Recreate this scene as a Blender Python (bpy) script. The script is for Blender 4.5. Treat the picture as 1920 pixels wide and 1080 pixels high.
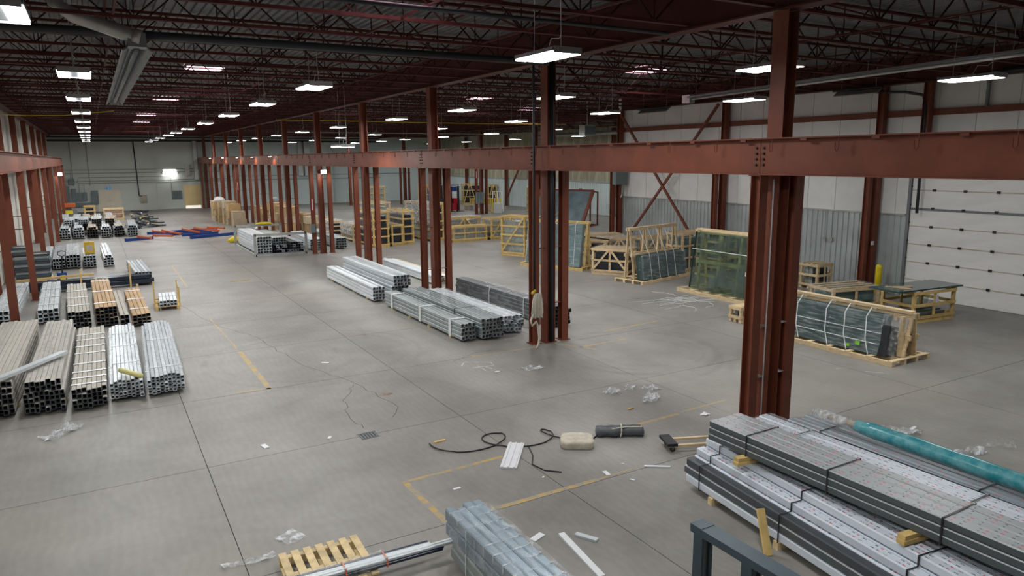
import bpy, math, random
from mathutils import Vector, Matrix, Euler

for o in list(bpy.data.objects):
    bpy.data.objects.remove(o)
rnd = random.Random(7)
scn = bpy.context.scene
COL = scn.collection
R = math.radians

# ------------------------------------------------------------------ camera, world, exposure
cd = bpy.data.cameras.new('camera')
cam = bpy.data.objects.new('camera', cd); COL.objects.link(cam)
cd.sensor_width = 36.0; cd.lens = 36.0 * 1344.34 / 1920.0
cd.clip_start = 0.1; cd.clip_end = 400
_yaw, _pit, _rol = 0.52413508, 0.17938521, -0.00775711
_f = Vector((math.sin(_yaw) * math.cos(_pit), math.cos(_yaw) * math.cos(_pit), -math.sin(_pit)))
_r = Vector((math.cos(_yaw), -math.sin(_yaw), 0)); _u = _r.cross(_f)
_r2 = _r * math.cos(_rol) + _u * math.sin(_rol); _u2 = _u * math.cos(_rol) - _r * math.sin(_rol)
_m = Matrix((_r2, _u2, -_f)).transposed().to_4x4(); _m.translation = (0, 0, 5.0)
cam.matrix_world = _m
scn.camera = cam

w = bpy.data.worlds.new('world'); scn.world = w; w.use_nodes = True
w.node_tree.nodes['Background'].inputs[0].default_value = (0.75, 0.85, 1.0, 1)
w.node_tree.nodes['Background'].inputs[1].default_value = 0.6
scn.view_settings.view_transform = 'Standard'
scn.view_settings.look = 'None'
scn.view_settings.gamma = 1.0
scn.view_settings.use_curve_mapping = False
scn.view_settings.exposure = EXPOSURE = 0.12
LAMP_W = 125.0
scn.cycles.max_bounces = 6
scn.cycles.diffuse_bounces = 4
scn.cycles.transparent_max_bounces = 12
scn.cycles.sample_clamp_indirect = 4.0

# ------------------------------------------------------------------ materials
MATS = {}
def mat(name, col, rough=0.6, metal=0.0, var=0.0, scale=3.0, bump=0.0, col2=None, emit=0.0, spec=0.5, coords='Object', randv=0.0, stretch=None):
    if name in MATS: return MATS[name]
    m = bpy.data.materials.new(name); m.use_nodes = True
    nt = m.node_tree; N = nt.nodes; L = nt.links
    b = N['Principled BSDF']
    b.inputs['Roughness'].default_value = rough
    b.inputs['Metallic'].default_value = metal
    b.inputs['Specular IOR Level'].default_value = spec
    c = (*col, 1)
    b.inputs['Base Color'].default_value = c
    if emit:
        b.inputs['Emission Color'].default_value = c
        b.inputs['Emission Strength'].default_value = emit
    if var or col2 or bump:
        tc = N.new('ShaderNodeTexCoord')
        src = tc.outputs[coords]
        if stretch:
            mp = N.new('ShaderNodeMapping'); mp.inputs['Scale'].default_value = stretch
            L.new(src, mp.inputs['Vector']); src = mp.outputs[0]
        nz = N.new('ShaderNodeTexNoise'); nz.inputs['Scale'].default_value = scale
        nz.inputs['Detail'].default_value = 6; nz.inputs['Roughness'].default_value = 0.6
        if randv:
            oi = N.new('ShaderNodeObjectInfo'); ad = N.new('ShaderNodeVectorMath'); ad.operation = 'ADD'
            sc = N.new('ShaderNodeVectorMath'); sc.operation = 'SCALE'; sc.inputs['Scale'].default_value = 37.0
            cb = N.new('ShaderNodeCombineXYZ')
            for i in range(3): L.new(oi.outputs['Random'], cb.inputs[i])
            L.new(cb.outputs[0], sc.inputs[0]); L.new(src, ad.inputs[0]); L.new(sc.outputs[0], ad.inputs[1]); src = ad.outputs[0]
        L.new(src, nz.inputs['Vector'])
        rp = N.new('ShaderNodeValToRGB')
        c2 = col2 if col2 else tuple(x * (1 - var) for x in col)
        rp.color_ramp.elements[0].position = 0.36; rp.color_ramp.elements[0].color = (*c2, 1)
        rp.color_ramp.elements[1].position = 0.64; rp.color_ramp.elements[1].color = c
        L.new(nz.outputs['Fac'], rp.inputs['Fac'])
        out = rp.outputs['Color']
        if randv:
            hv = N.new('ShaderNodeHueSaturation')
            mr = N.new('ShaderNodeMapRange'); mr.inputs['To Min'].default_value = 1 - randv; mr.inputs['To Max'].default_value = 1 + randv
            L.new(oi.outputs['Random'], mr.inputs['Value']); L.new(mr.outputs[0], hv.inputs['Value']); L.new(out, hv.inputs['Color'])
            out = hv.outputs['Color']
        L.new(out, b.inputs['Base Color'])
        if bump:
            bp = N.new('ShaderNodeBump'); bp.inputs['Strength'].default_value = bump; bp.inputs['Distance'].default_value = 0.02
            L.new(nz.outputs['Fac'], bp.inputs['Height']); L.new(bp.outputs[0], b.inputs['Normal'])
    MATS[name] = m
    return m

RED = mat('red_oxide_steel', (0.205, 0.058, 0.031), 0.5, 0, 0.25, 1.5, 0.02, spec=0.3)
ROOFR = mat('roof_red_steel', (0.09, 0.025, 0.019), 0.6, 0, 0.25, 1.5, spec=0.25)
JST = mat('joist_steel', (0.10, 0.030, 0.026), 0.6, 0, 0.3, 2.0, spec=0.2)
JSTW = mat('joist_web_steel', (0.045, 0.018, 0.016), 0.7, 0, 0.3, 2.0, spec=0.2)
BLK = mat('black_paint', (0.012, 0.013, 0.016), 0.45)
PIPE = mat('sprinkler_pipe', (0.03, 0.035, 0.04), 0.5)
DECK = mat('roof_deck', (0.185, 0.19, 0.195), 0.55, 0.3, 0.3, 0.6)
WHITEP = mat('insulated_panel', (0.80, 0.81, 0.79), 0.55, 0, 0.10, 0.9, randv=0.03)
LEFTW = mat('left_wall_paint', (0.62, 0.62, 0.56), 0.7, 0, 0.15, 0.8)
WAINS = mat('wainscot_metal', (0.50, 0.55, 0.55), 0.42, 0.25, 0.15, 1.2)
INSUL = mat('glass_wool_insulation', (0.42, 0.40, 0.29), 0.9, 0, 0.35, 1.6, 0.3, stretch=(1, 1, 0.35))
FARW = mat('far_wall_paint', (0.58, 0.62, 0.58), 0.75, 0, 0.1, 0.5)
FARP = mat('far_panel_paint', (0.56, 0.64, 0.63), 0.6, 0, 0.08, 0.4)
DOORP = mat('door_cream', (0.76, 0.70, 0.57), 0.6, 0, 0.06, 1)
TANP = mat('door_tan', (0.86, 0.68, 0.34), 0.6, 0, 0.08, 1)
ODOOR = mat('overhead_door_white', (0.82, 0.82, 0.80), 0.5, 0, 0.08, 0.9, stretch=(1, 1, 4))
ODTAN = mat('door_joint_stain', (0.55, 0.50, 0.40), 0.6, 0, 0.2, 3)
GREYM = mat('grey_steel', (0.20, 0.22, 0.225), 0.5, 0.3, 0.2, 2)
ELEC = mat('electrical_grey', (0.17, 0.215, 0.225), 0.5, 0, 0.1, 2)
GALV = mat('galvanised_sheet', (0.50, 0.51, 0.50), 0.4, 0.5, 0.25, 2.5)
CONDU = mat('conduit_grey', (0.36, 0.38, 0.36), 0.5, 0.2)
YELP = mat('yellow_paint', (0.80, 0.62, 0.01), 0.5, 0, 0.12, 3)
GASY = mat('gas_pipe_yellow', (0.62, 0.46, 0.03), 0.5)
ALU = mat('mill_aluminium', (0.68, 0.72, 0.75), 0.42, 0.25, 0.14, 3.0, randv=0.16, stretch=(1, 0.15, 1))
ALUF = mat('filmed_aluminium', (0.50, 0.54, 0.58), 0.35, 0.25, 0.2, 4.0, randv=0.15, stretch=(1, 0.2, 1))
ALUG = mat('grey_green_aluminium', (0.33, 0.37, 0.375), 0.4, 0.3, 0.15, 3.0, randv=0.12, stretch=(1, 0.15, 1))
ALUD = mat('charcoal_aluminium', (0.075, 0.085, 0.095), 0.38, 0.2, 0.2, 3.0, randv=0.25, stretch=(1, 0.15, 1))
ALUB = mat('blue_grey_aluminium', (0.27, 0.345, 0.41), 0.3, 0.2, 0.15, 5.0, randv=0.1)
KRAFT = mat('grey_kraft_paper', (0.47, 0.44, 0.39), 0.75, 0, 0.15, 6.0, randv=0.08, stretch=(1, 0.2, 1))
BRWN = mat('brown_card_profile', (0.50, 0.33, 0.18), 0.75, 0, 0.2, 5.0, randv=0.12, stretch=(1, 0.2, 1))
NAVY = mat('navy_tube', (0.018, 0.025, 0.045), 0.3, 0.2)
WOOD = mat('pale_pine', (0.76, 0.58, 0.35), 0.7, 0, 0.25, 5.0, 0.02, randv=0.14, stretch=(1, 1, 3))
WOODY = mat('yellow_pine', (0.74, 0.52, 0.20), 0.7, 0, 0.25, 5.0, randv=0.14)
WOODP = mat('pallet_pine', (0.78, 0.60, 0.33), 0.7, 0, 0.3, 6.0, randv=0.10)
CARD = mat('cardboard', (0.50, 0.34, 0.17), 0.8, 0, 0.18, 3.0, randv=0.22)
CARDL = mat('pale_cardboard', (0.55, 0.45, 0.32), 0.8, 0, 0.18, 3.0, randv=0.12)
CARDY = mat('yellow_carton', (0.62, 0.40, 0.04), 0.7, 0, 0.15, 3.0)
GLASS = mat('dark_green_glass_pack', (0.03, 0.065, 0.062), 0.08, 0.0, 0.45, 1.8, col2=(0.055, 0.10, 0.10), spec=0.6)
GLASSL = mat('pale_glass_stack', (0.40, 0.44, 0.41), 0.25, 0.0, 0.35, 5.0, spec=0.5)
GLASSM = mat('blue_green_glass_pack', (0.13, 0.22, 0.23), 0.12, 0, 0.4, 3.0, spec=0.6)
FOAMD = mat('dark_glass_edge', (0.03, 0.035, 0.045), 0.35, 0, 0.5, 14.0)
BLUEF = mat('blue_foam', (0.02, 0.20, 0.42), 0.6, 0, 0.15, 2)
RBLUE = mat('rack_blue', (0.012, 0.055, 0.26), 0.4, 0, 0.1, 2)
RORNG = mat('rack_orange', (0.62, 0.12, 0.025), 0.4, 0, 0.1, 2)
TRED = mat('truck_red', (0.45, 0.015, 0.03), 0.35)
STRAPW = mat('white_strap', (0.72, 0.74, 0.74), 0.4)
STRAPK = mat('black_strap', (0.02, 0.02, 0.025), 0.4)
WHT = mat('white_plastic', (0.75, 0.76, 0.78), 0.45, 0, 0.06, 5)
CUSH = mat('beige_sack', (0.60, 0.54, 0.44), 0.85, 0, 0.25, 8, 0.15)
DROLL = mat('dark_grey_sheet', (0.095, 0.105, 0.115), 0.6, 0, 0.35, 6, 0.1)
ROPE = mat('cream_rope', (0.60, 0.57, 0.47), 0.8, 0, 0.2, 20)
REDTAG = mat('red_tag', (0.55, 0.02, 0.02), 0.5)
RUBB = mat('black_rubber', (0.015, 0.015, 0.016), 0.6)
TEAL = mat('teal_roll_film', (0.03, 0.30, 0.36), 0.25, 0, 0.35, 7.0, col2=(0.18, 0.48, 0.52))
DGREY = mat('anthracite_frame', (0.075, 0.105, 0.125), 0.4, 0.1, 0.12, 3)
TARP = mat('teal_grey_tarp', (0.11, 0.19, 0.20), 0.35, 0, 0.4, 1.6, 0.3)
JOINT = mat('joint_dark', (0.06, 0.06, 0.058), 0.9)
LIME = mat('lime_sticker', (0.25, 0.65, 0.03), 0.5)
PINKB = mat('pale_pink_board', (0.50, 0.34, 0.28), 0.8, 0, 0.2, 3)
EXITB = mat('exit_blue', (0.03, 0.2, 0.42), 0.5, emit=0.4)
LENS = mat('lamp_lens', (1.0, 0.985, 1.0), 0.4, emit=14.0)
LENSD = mat('flood_lens', (1.0, 0.9, 0.82), 0.4, emit=20.0)
SKYP = mat('skylight_pane', (1.0, 0.62, 0.76), 0.4, emit=5.5)
for _n in ('lamp_lens', 'flood_lens', 'exit_blue'):
    MATS[_n].cycles.emission_sampling = 'NONE'

def film_mat(name, col, amt, rough=0.15, scale=5.0, stretch=(1, 1, 1), tint=(1, 1, 1)):
    m = bpy.data.materials.new(name); m.use_nodes = True
    nt = m.node_tree; N = nt.nodes; L = nt.links
    b = N['Principled BSDF']; b.inputs['Base Color'].default_value = (*col, 1); b.inputs['Roughness'].default_value = rough
    tr = N.new('ShaderNodeBsdfTransparent'); tr.inputs[0].default_value = (*tint, 1); mx = N.new('ShaderNodeMixShader')
    tc = N.new('ShaderNodeTexCoord'); mp = N.new('ShaderNodeMapping'); mp.inputs['Scale'].default_value = stretch
    nz = N.new('ShaderNodeTexNoise'); nz.inputs['Scale'].default_value = scale; nz.inputs['Detail'].default_value = 5
    mr = N.new('ShaderNodeMapRange'); mr.inputs['From Min'].default_value = 0.45; mr.inputs['From Max'].default_value = 0.72
    mr.inputs['To Min'].default_value = amt * 0.45; mr.inputs['To Max'].default_value = min(1, amt * 2.6)
    bp = N.new('ShaderNodeBump'); bp.inputs['Strength'].default_value = 0.6; bp.inputs['Distance'].default_value = 0.03
    L.new(tc.outputs['Object'], mp.inputs['Vector']); L.new(mp.outputs[0], nz.inputs['Vector'])
    L.new(nz.outputs['Fac'], mr.inputs['Value']); L.new(mr.outputs[0], mx.inputs['Fac'])
    L.new(nz.outputs['Fac'], bp.inputs['Height']); L.new(bp.outputs[0], b.inputs['Normal'])
    L.new(tr.outputs[0], mx.inputs[1]); L.new(b.outputs[0], mx.inputs[2])
    L.new(mx.outputs[0], N['Material Output'].inputs['Surface'])
    MATS[name] = m
    return m
FILM = film_mat('clear_stretch_film', (0.80, 0.84, 0.86), 0.13, 0.12, 9.0, (1.6, 0.5, 1.6))
FILMX = film_mat('clear_stretch_film_lengthwise', (0.75, 0.80, 0.82), 0.13, 0.08, 9.0, (0.35, 2.2, 2.2))
FILMW = film_mat('milky_film', (0.74, 0.77, 0.79), 0.42, 0.3, 8.0)
PANE = film_mat('green_glass_pane', (0.12, 0.16, 0.145), 0.16, 0.03, 1.2, tint=(0.88, 0.93, 0.90))

def printed_mat(name, base, dens=0.5, side=None):
    """protective film printed with rows of small red and dark marks"""
    m = bpy.data.materials.new(name); m.use_nodes = True
    nt = m.node_tree; N = nt.nodes; L = nt.links
    b = N['Principled BSDF']; b.inputs['Roughness'].default_value = 0.4
    tc = N.new('ShaderNodeTexCoord'); sx = N.new('ShaderNodeSeparateXYZ'); L.new(tc.outputs['Object'], sx.inputs[0])
    oi = N.new('ShaderNodeObjectInfo')
    ad = N.new('ShaderNodeMath'); ad.operation = 'MULTIPLY_ADD'; ad.inputs[1].default_value = 3.0
    L.new(oi.outputs['Random'], ad.inputs[0]); L.new(sx.outputs['Y'], ad.inputs[2])
    def band(src, freq, lo, hi):
        a = N.new('ShaderNodeMath'); a.operation = 'MULTIPLY'; a.inputs[1].default_value = freq; L.new(src, a.inputs[0])
        f = N.new('ShaderNodeMath'); f.operation = 'FRACT'; L.new(a.outputs[0], f.inputs[0])
        g = N.new('ShaderNodeMath'); g.operation = 'GREATER_THAN'; g.inputs[1].default_value = lo; L.new(f.outputs[0], g.inputs[0])
        h = N.new('ShaderNodeMath'); h.operation = 'LESS_THAN'; h.inputs[1].default_value = hi; L.new(f.outputs[0], h.inputs[0])
        k = N.new('ShaderNodeMath'); k.operation = 'MULTIPLY'; L.new(g.outputs[0], k.inputs[0]); L.new(h.outputs[0], k.inputs[1])
        return k.outputs[0]
    def mul(a, c):
        k = N.new('ShaderNodeMath'); k.operation = 'MULTIPLY'; L.new(a, k.inputs[0]); L.new(c, k.inputs[1]); return k.outputs[0]
    def m1in(op, a, v):
        k = N.new('ShaderNodeMath'); k.operation = op; L.new(a, k.inputs[0]); k.inputs[1].default_value = v; return k.outputs[0]
    ab = N.new('ShaderNodeMath'); ab.operation = 'ABSOLUTE'; L.new(sx.outputs['X'], ab.inputs[0])
    d_ = m1in('SUBTRACT', ab.outputs[0], 0.036); ab2 = N.new('ShaderNodeMath'); ab2.operation = 'ABSOLUTE'; L.new(d_, ab2.inputs[0])
    ge = N.new('ShaderNodeNewGeometry'); sn = N.new('ShaderNodeSeparateXYZ'); L.new(ge.outputs['Normal'], sn.inputs[0])
    xr = mul(m1in('LESS_THAN', ab2.outputs[0], 0.010), m1in('GREATER_THAN', sn.outputs['Z'], 0.6))
    nz = N.new('ShaderNodeTexNoise'); nz.inputs['Scale'].default_value = 60.0; L.new(tc.outputs['Object'], nz.inputs['Vector'])
    gt = N.new('ShaderNodeMath'); gt.operation = 'GREATER_THAN'; gt.inputs[1].default_value = 0.47; L.new(nz.outputs['Fac'], gt.inputs[0])
    dark = mul(mul(xr, band(ad.outputs[0], 6.0, 0.1, 0.1 + 0.6 * dens)), gt.outputs[0])
    red = mul(xr, band(ad.outputs[0], 3.0, 0.86, 0.97))
    m1 = N.new('ShaderNodeMix'); m1.data_type = 'RGBA'; m1.inputs['A'].default_value = (*base, 1); m1.inputs['B'].default_value = (0.05, 0.06, 0.08, 1)
    m2 = N.new('ShaderNodeMix'); m2.data_type = 'RGBA'; m2.inputs['B'].default_value = (0.6, 0.12, 0.16, 1)
    L.new(dark, m1.inputs['Factor']); L.new(m1.outputs['Result'], m2.inputs['A']); L.new(red, m2.inputs['Factor'])
    out = m2.outputs['Result']
    if side:   # film on upper faces; dark flank metal, with side shade painted into its colour
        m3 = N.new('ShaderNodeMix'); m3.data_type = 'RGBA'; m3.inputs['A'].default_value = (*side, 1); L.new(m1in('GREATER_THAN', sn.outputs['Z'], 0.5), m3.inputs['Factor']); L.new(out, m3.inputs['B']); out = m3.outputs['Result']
    L.new(out, b.inputs['Base Color'])
    MATS[name] = m
    return m
PRINT = printed_mat('printed_white_film', (0.66, 0.71, 0.78))
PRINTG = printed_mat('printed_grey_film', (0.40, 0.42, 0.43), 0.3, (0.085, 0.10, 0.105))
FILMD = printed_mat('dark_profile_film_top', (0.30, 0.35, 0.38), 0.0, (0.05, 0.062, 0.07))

def concrete():
    m = bpy.data.materials.new('concrete_slab'); m.use_nodes = True
    nt = m.node_tree; N = nt.nodes; L = nt.links
    b = N['Principled BSDF']
    ge = N.new('ShaderNodeNewGeometry')
    def noise(scale, detail=8, rough=0.65, st=(1, 1, 1)):
        mp = N.new('ShaderNodeMapping'); mp.inputs['Scale'].default_value = st; L.new(ge.outputs['Position'], mp.inputs['Vector'])
        n = N.new('ShaderNodeTexNoise'); n.inputs['Scale'].default_value = scale; n.inputs['Detail'].default_value = detail; n.inputs['Roughness'].default_value = rough
        L.new(mp.outputs[0], n.inputs['Vector']); return n.outputs['Fac']
    rp = N.new('ShaderNodeValToRGB')
    rp.color_ramp.elements[0].position = 0.3; rp.color_ramp.elements[0].color = (0.178, 0.168, 0.155, 1)
    rp.color_ramp.elements[1].position = 0.7; rp.color_ramp.elements[1].color = (0.31, 0.295, 0.272, 1)
    L.new(noise(0.45, 9), rp.inputs['Fac'])
    n2 = noise(6.0, 9, 0.75, (1, 1, 1))
    mr = N.new('ShaderNodeMapRange'); mr.inputs['From Min'].default_value = 0.3; mr.inputs['From Max'].default_value = 0.7
    mr.inputs['To Min'].default_value = 0.92; mr.inputs['To Max'].default_value = 1.06; L.new(n2, mr.inputs['Value'])
    fac = mr.outputs[0]
    # curved tyre marks worn into the floor, broken up along their arcs
    tm = N.new('ShaderNodeMapRange'); tm.inputs['From Min'].default_value = 0.42; tm.inputs['From Max'].default_value = 0.62; L.new(noise(0.55, 4, 0.7), tm.inputs['Value'])
    for (cx, cy, r0, wd, amt) in ((4.6, 18.2, 2.7, 0.10, 0.2), (4.6, 18.2, 2.3, 0.10, 0.16), (3.6, 18.6, 1.6, 0.12, 0.16), (11.9, 14.2, 2.1, 0.14, 0.26), (12.0, 14.0, 1.3, 0.16, 0.2),
                                  (11.9, 14.2, 1.75, 0.10, 0.2), (11.2, 14.6, 3.0, 0.12, 0.16), (3.2, 12.8, 3.6, 0.12, 0.12), (1.5, 20.5, 5.0, 0.14, 0.12), (15.5, 8.5, 4.2, 0.15, 0.1)):
        vd = N.new('ShaderNodeVectorMath'); vd.operation = 'DISTANCE'; vd.inputs[1].default_value = (cx, cy, 0)
        L.new(ge.outputs['Position'], vd.inputs[0])
        s = N.new('ShaderNodeMath'); s.operation = 'SUBTRACT'; s.inputs[1].default_value = r0; L.new(vd.outputs['Value'], s.inputs[0])
        a = N.new('ShaderNodeMath'); a.operation = 'ABSOLUTE'; L.new(s.outputs[0], a.inputs[0])
        k = N.new('ShaderNodeMapRange'); k.inputs['From Max'].default_value = wd; k.inputs['To Min'].default_value = 1 - amt; k.inputs['To Max'].default_value = 1.0
        L.new(a.outputs[0], k.inputs['Value'])
        ml = N.new('ShaderNodeMix'); ml.inputs['A'].default_value = 1.0; L.new(tm.outputs[0], ml.inputs['Factor']); L.new(k.outputs[0], ml.inputs['B'])
        mm = N.new('ShaderNodeMath'); mm.operation = 'MULTIPLY'; L.new(fac, mm.inputs[0]); L.new(ml.outputs['Result'], mm.inputs[1]); fac = mm.outputs[0]
    wv = N.new('ShaderNodeTexWave'); wv.inputs['Scale'].default_value = 2.2; wv.inputs['Distortion'].default_value = 9.0; wv.inputs['Detail'].default_value = 3
    wv.inputs['Detail Scale'].default_value = 0.6
    L.new(ge.outputs['Position'], wv.inputs['Vector'])
    k = N.new('ShaderNodeMapRange'); k.inputs['To Min'].default_value = 0.965; k.inputs['To Max'].default_value = 1.02; L.new(wv.outputs['Fac'], k.inputs['Value'])
    mm = N.new('ShaderNodeMath'); mm.operation = 'MULTIPLY'; L.new(fac, mm.inputs[0]); L.new(k.outputs[0], mm.inputs[1]); fac = mm.outputs[0]
    bg = N.new('ShaderNodeMix'); bg.data_type = 'RGBA'; bg.inputs['B'].default_value = (0.31, 0.285, 0.24, 1); L.new(rp.outputs['Color'], bg.inputs['A'])
    bm = N.new('ShaderNodeMapRange'); bm.inputs['From Min'].default_value = 0.45; bm.inputs['From Max'].default_value = 0.75; bm.inputs['To Max'].default_value = 0.6; L.new(noise(0.16, 5, 0.6), bm.inputs['Value']); L.new(bm.outputs[0], bg.inputs['Factor'])
    hs = N.new('ShaderNodeHueSaturation'); L.new(bg.outputs['Result'], hs.inputs['Color']); L.new(fac, hs.inputs['Value'])
    L.new(hs.outputs['Color'], b.inputs['Base Color'])
    rr = N.new('ShaderNodeMapRange'); rr.inputs['To Min'].default_value = 0.38; rr.inputs['To Max'].default_value = 0.62; L.new(n2, rr.inputs['Value'])
    L.new(rr.outputs[0], b.inputs['Roughness'])
    bp = N.new('ShaderNodeBump'); bp.inputs['Strength'].default_value = 0.05; L.new(n2, bp.inputs['Height']); L.new(bp.outputs[0], b.inputs['Normal'])
    MATS['concrete_slab'] = m
    return m
CONC = concrete()
def worn(name, col):
    m = bpy.data.materials.new(name); m.use_nodes = True
    nt = m.node_tree; N = nt.nodes; L = nt.links; b = N['Principled BSDF']; b.inputs['Roughness'].default_value = 0.6
    ge = N.new('ShaderNodeNewGeometry'); nz = N.new('ShaderNodeTexNoise'); nz.inputs['Scale'].default_value = 4.0; nz.inputs['Detail'].default_value = 9; nz.inputs['Roughness'].default_value = 0.75
    L.new(ge.outputs['Position'], nz.inputs['Vector'])
    rp = N.new('ShaderNodeValToRGB'); rp.color_ramp.elements[0].position = 0.43; rp.color_ramp.elements[0].color = (0.28, 0.27, 0.25, 1)
    rp.color_ramp.elements[1].position = 0.56; rp.color_ramp.elements[1].color = (*col, 1)
    L.new(nz.outputs['Fac'], rp.inputs['Fac']); L.new(rp.outputs[0], b.inputs['Base Color'])
    MATS[name] = m
    return m
PAINTY = worn('worn_yellow_paint', (0.50, 0.33, 0.10))
PAINTG = worn('worn_green_paint', (0.06, 0.16, 0.10))
PAINTW = worn('white_spray_paint', (0.62, 0.62, 0.60))
RUST = worn('rust_stain', (0.22, 0.10, 0.05))

# ------------------------------------------------------------------ mesh helpers
class MB:
    def __init__(s): s.v = []; s.f = []
    def add(s, vs, fs):
        n = len(s.v); s.v += [tuple(p) for p in vs]; s.f += [tuple(i + n for i in f) for f in fs]; return s
    def box(s, x0, x1, y0, y1, z0, z1):
        return s.add([(x0, y0, z0), (x1, y0, z0), (x1, y1, z0), (x0, y1, z0), (x0, y0, z1), (x1, y0, z1), (x1, y1, z1), (x0, y1, z1)],
                     [(0, 3, 2, 1), (4, 5, 6, 7), (0, 1, 5, 4), (1, 2, 6, 5), (2, 3, 7, 6), (3, 0, 4, 7)])
    def bar(s, p0, p1, w, h, up=(0, 0, 1)):
        p0, p1 = Vector(p0), Vector(p1); d = (p1 - p0)
        if d.length < 1e-6: return s
        d.normalize(); u = Vector(up)
        if abs(d.dot(u)) > 0.98: u = Vector((1, 0, 0))
        a = d.cross(u).normalized(); c = a.cross(d).normalized()
        vs = []
        for p in (p0, p1):
            for i, j in ((-1, -1), (1, -1), (1, 1), (-1, 1)): vs.append(p + a * (i * w / 2) + c * (j * h / 2))
        return s.add(vs, [(3, 2, 1, 0), (4, 5, 6, 7), (0, 1, 5, 4), (1, 2, 6, 5), (2, 3, 7, 6), (3, 0, 4, 7)])
    def tube(s, pts, r, n=6, cap=True):
        pts = [Vector(p) for p in pts]; rings = []
        rr = r if isinstance(r, (list, tuple)) else [r] * len(pts)
        prev = None
        for i, p in enumerate(pts):
            d = (pts[min(i + 1, len(pts) - 1)] - pts[max(i - 1, 0)]).normalized()
            if prev is None:
                u = Vector((0, 0, 1)) if abs(d.z) < 0.9 else Vector((1, 0, 0))
                a = d.cross(u).normalized()
            else:
                a = (prev - d * prev.dot(d)).normalized()
            prev = a; c = d.cross(a)
            rings.append([p + (a * math.cos(2 * math.pi * k / n) + c * math.sin(2 * math.pi * k / n)) * rr[i] for k in range(n)])
        b = len(s.v)
        for g in rings: s.v += [tuple(q) for q in g]
        for i in range(len(rings) - 1):
            for k in range(n):
                k2 = (k + 1) % n
                s.f.append((b + i * n + k, b + i * n + k2, b + (i + 1) * n + k2, b + (i + 1) * n + k))
        if cap:
            s.f.append(tuple(b + k for k in reversed(range(n)))); s.f.append(tuple(b + (len(rings) - 1) * n + k for k in range(n)))
        return s
    def extrude(s, prof, y0, y1, cap=True):
        """closed 2-D profile in x,z swept along y"""
        n = len(prof); b = len(s.v)
        for y in (y0, y1): s.v += [(p[0], y, p[1]) for p in prof]
        for k in range(n):
            k2 = (k + 1) % n; s.f.append((b + k, b + k2, b + n + k2, b + n + k))
        if cap: s.f.append(tuple(b + k for k in reversed(range(n)))); s.f.append(tuple(b + n + k for k in range(n)))
        return s
    def mesh(s, name, m):
        me = bpy.data.meshes.new(name); me.from_pydata(s.v, [], s.f); me.materials.append(m); me.update(); return me
    def build(s, name, m, parent=None, loc=(0, 0, 0), rot=(0, 0, 0), smooth=False):
        me = s.mesh(name, m)
        if smooth:
            for p in me.polygons: p.use_smooth = True
        return ob(name, me, parent, loc, rot)

def ob(name, me, parent=None, loc=(0, 0, 0), rot=(0, 0, 0)):
    o = bpy.data.objects.new(name, me); COL.objects.link(o)
    if parent: o.parent = parent
    o.location = loc; o.rotation_euler = rot
    return o
def tag(o, label=None, cat=None, group=None, kind=None):
    if label: o['label'] = label
    if cat: o['category'] = cat
    if group: o['group'] = group
    if kind: o['kind'] = kind
    return o
def thing(name, label, cat, loc=(0, 0, 0), rz=0.0, group=None):
    o = ob(name, None, None, loc, (0, 0, rz)); o.empty_display_size = 0.2
    return tag(o, label, cat, group)
_BOX = {}
def bmesh_box(sx, sy, sz, m, name='board'):
    k = (round(sx, 3), round(sy, 3), round(sz, 3), m.name)
    if k not in _BOX:
        _BOX[k] = MB().box(-sx / 2, sx / 2, -sy / 2, sy / 2, -sz / 2, sz / 2).mesh(name, m)
    return _BOX[k]
def bx(name, parent, m, size, loc, rot=(0, 0, 0)):
    return ob(name, bmesh_box(*size, m, name), parent, loc, rot)
def bxx(name, parent, m, x0, x1, y0, y1, z0, z1):
    return bx(name, parent, m, (x1 - x0, y1 - y0, z1 - z0), ((x0 + x1) / 2, (y0 + y1) / 2, (z0 + z1) / 2))
def barp(name, parent, m, p0, p1, w, h, up=(0, 0, 1)):
    return MB().bar(p0, p1, w, h, up).build(name, m, parent)
ORD = ['first', 'second', 'third', 'fourth', 'fifth', 'sixth', 'seventh', 'eighth', 'ninth', 'tenth', 'eleventh', 'twelfth']
# ------------------------------------------------------------------ the hall: floor
XL, XR, XF, YB, YS, YF, ZR = -3.6, 25.05, 38.3, -8.0, 31.6, 83.4, 8.42
floor = MB()
floor.box(XL - .2, XR + .2, YB, YS, -0.2, -0.012); floor.box(XL - .2, XF + .2, YS, YF + .2, -0.2, -0.012)
floor = floor.build('floor', JOINT); tag(floor, 'worn grey concrete warehouse floor cut into square slabs', None, None, 'structure')
xe = [XL - .1, 1.2, 5.84, 10.48, 15.2, 19.9, 24.6, 25.2, 29.3, 34.0, XF + .1]
ye = [8.45 + 3.725 * k for k in range(-4, 21)]; ye[0] = YB; ye[-1] = YF + .1
for j in range(len(ye) - 1):
    for i in range(len(xe) - 1):
        if xe[i] >= 25.1 and ye[j] < YS - 2: continue
        if i == 6 and ye[j] > YS - 2: continue
        x0 = xe[i] if not (i == 7 and ye[j] > YS - 2) else xe[6]
        g = 0.006
        bxx('slab', floor, CONC, x0 + g, xe[i + 1] - g, ye[j] + g, ye[j + 1] - g, -0.05, 0.0)
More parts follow.
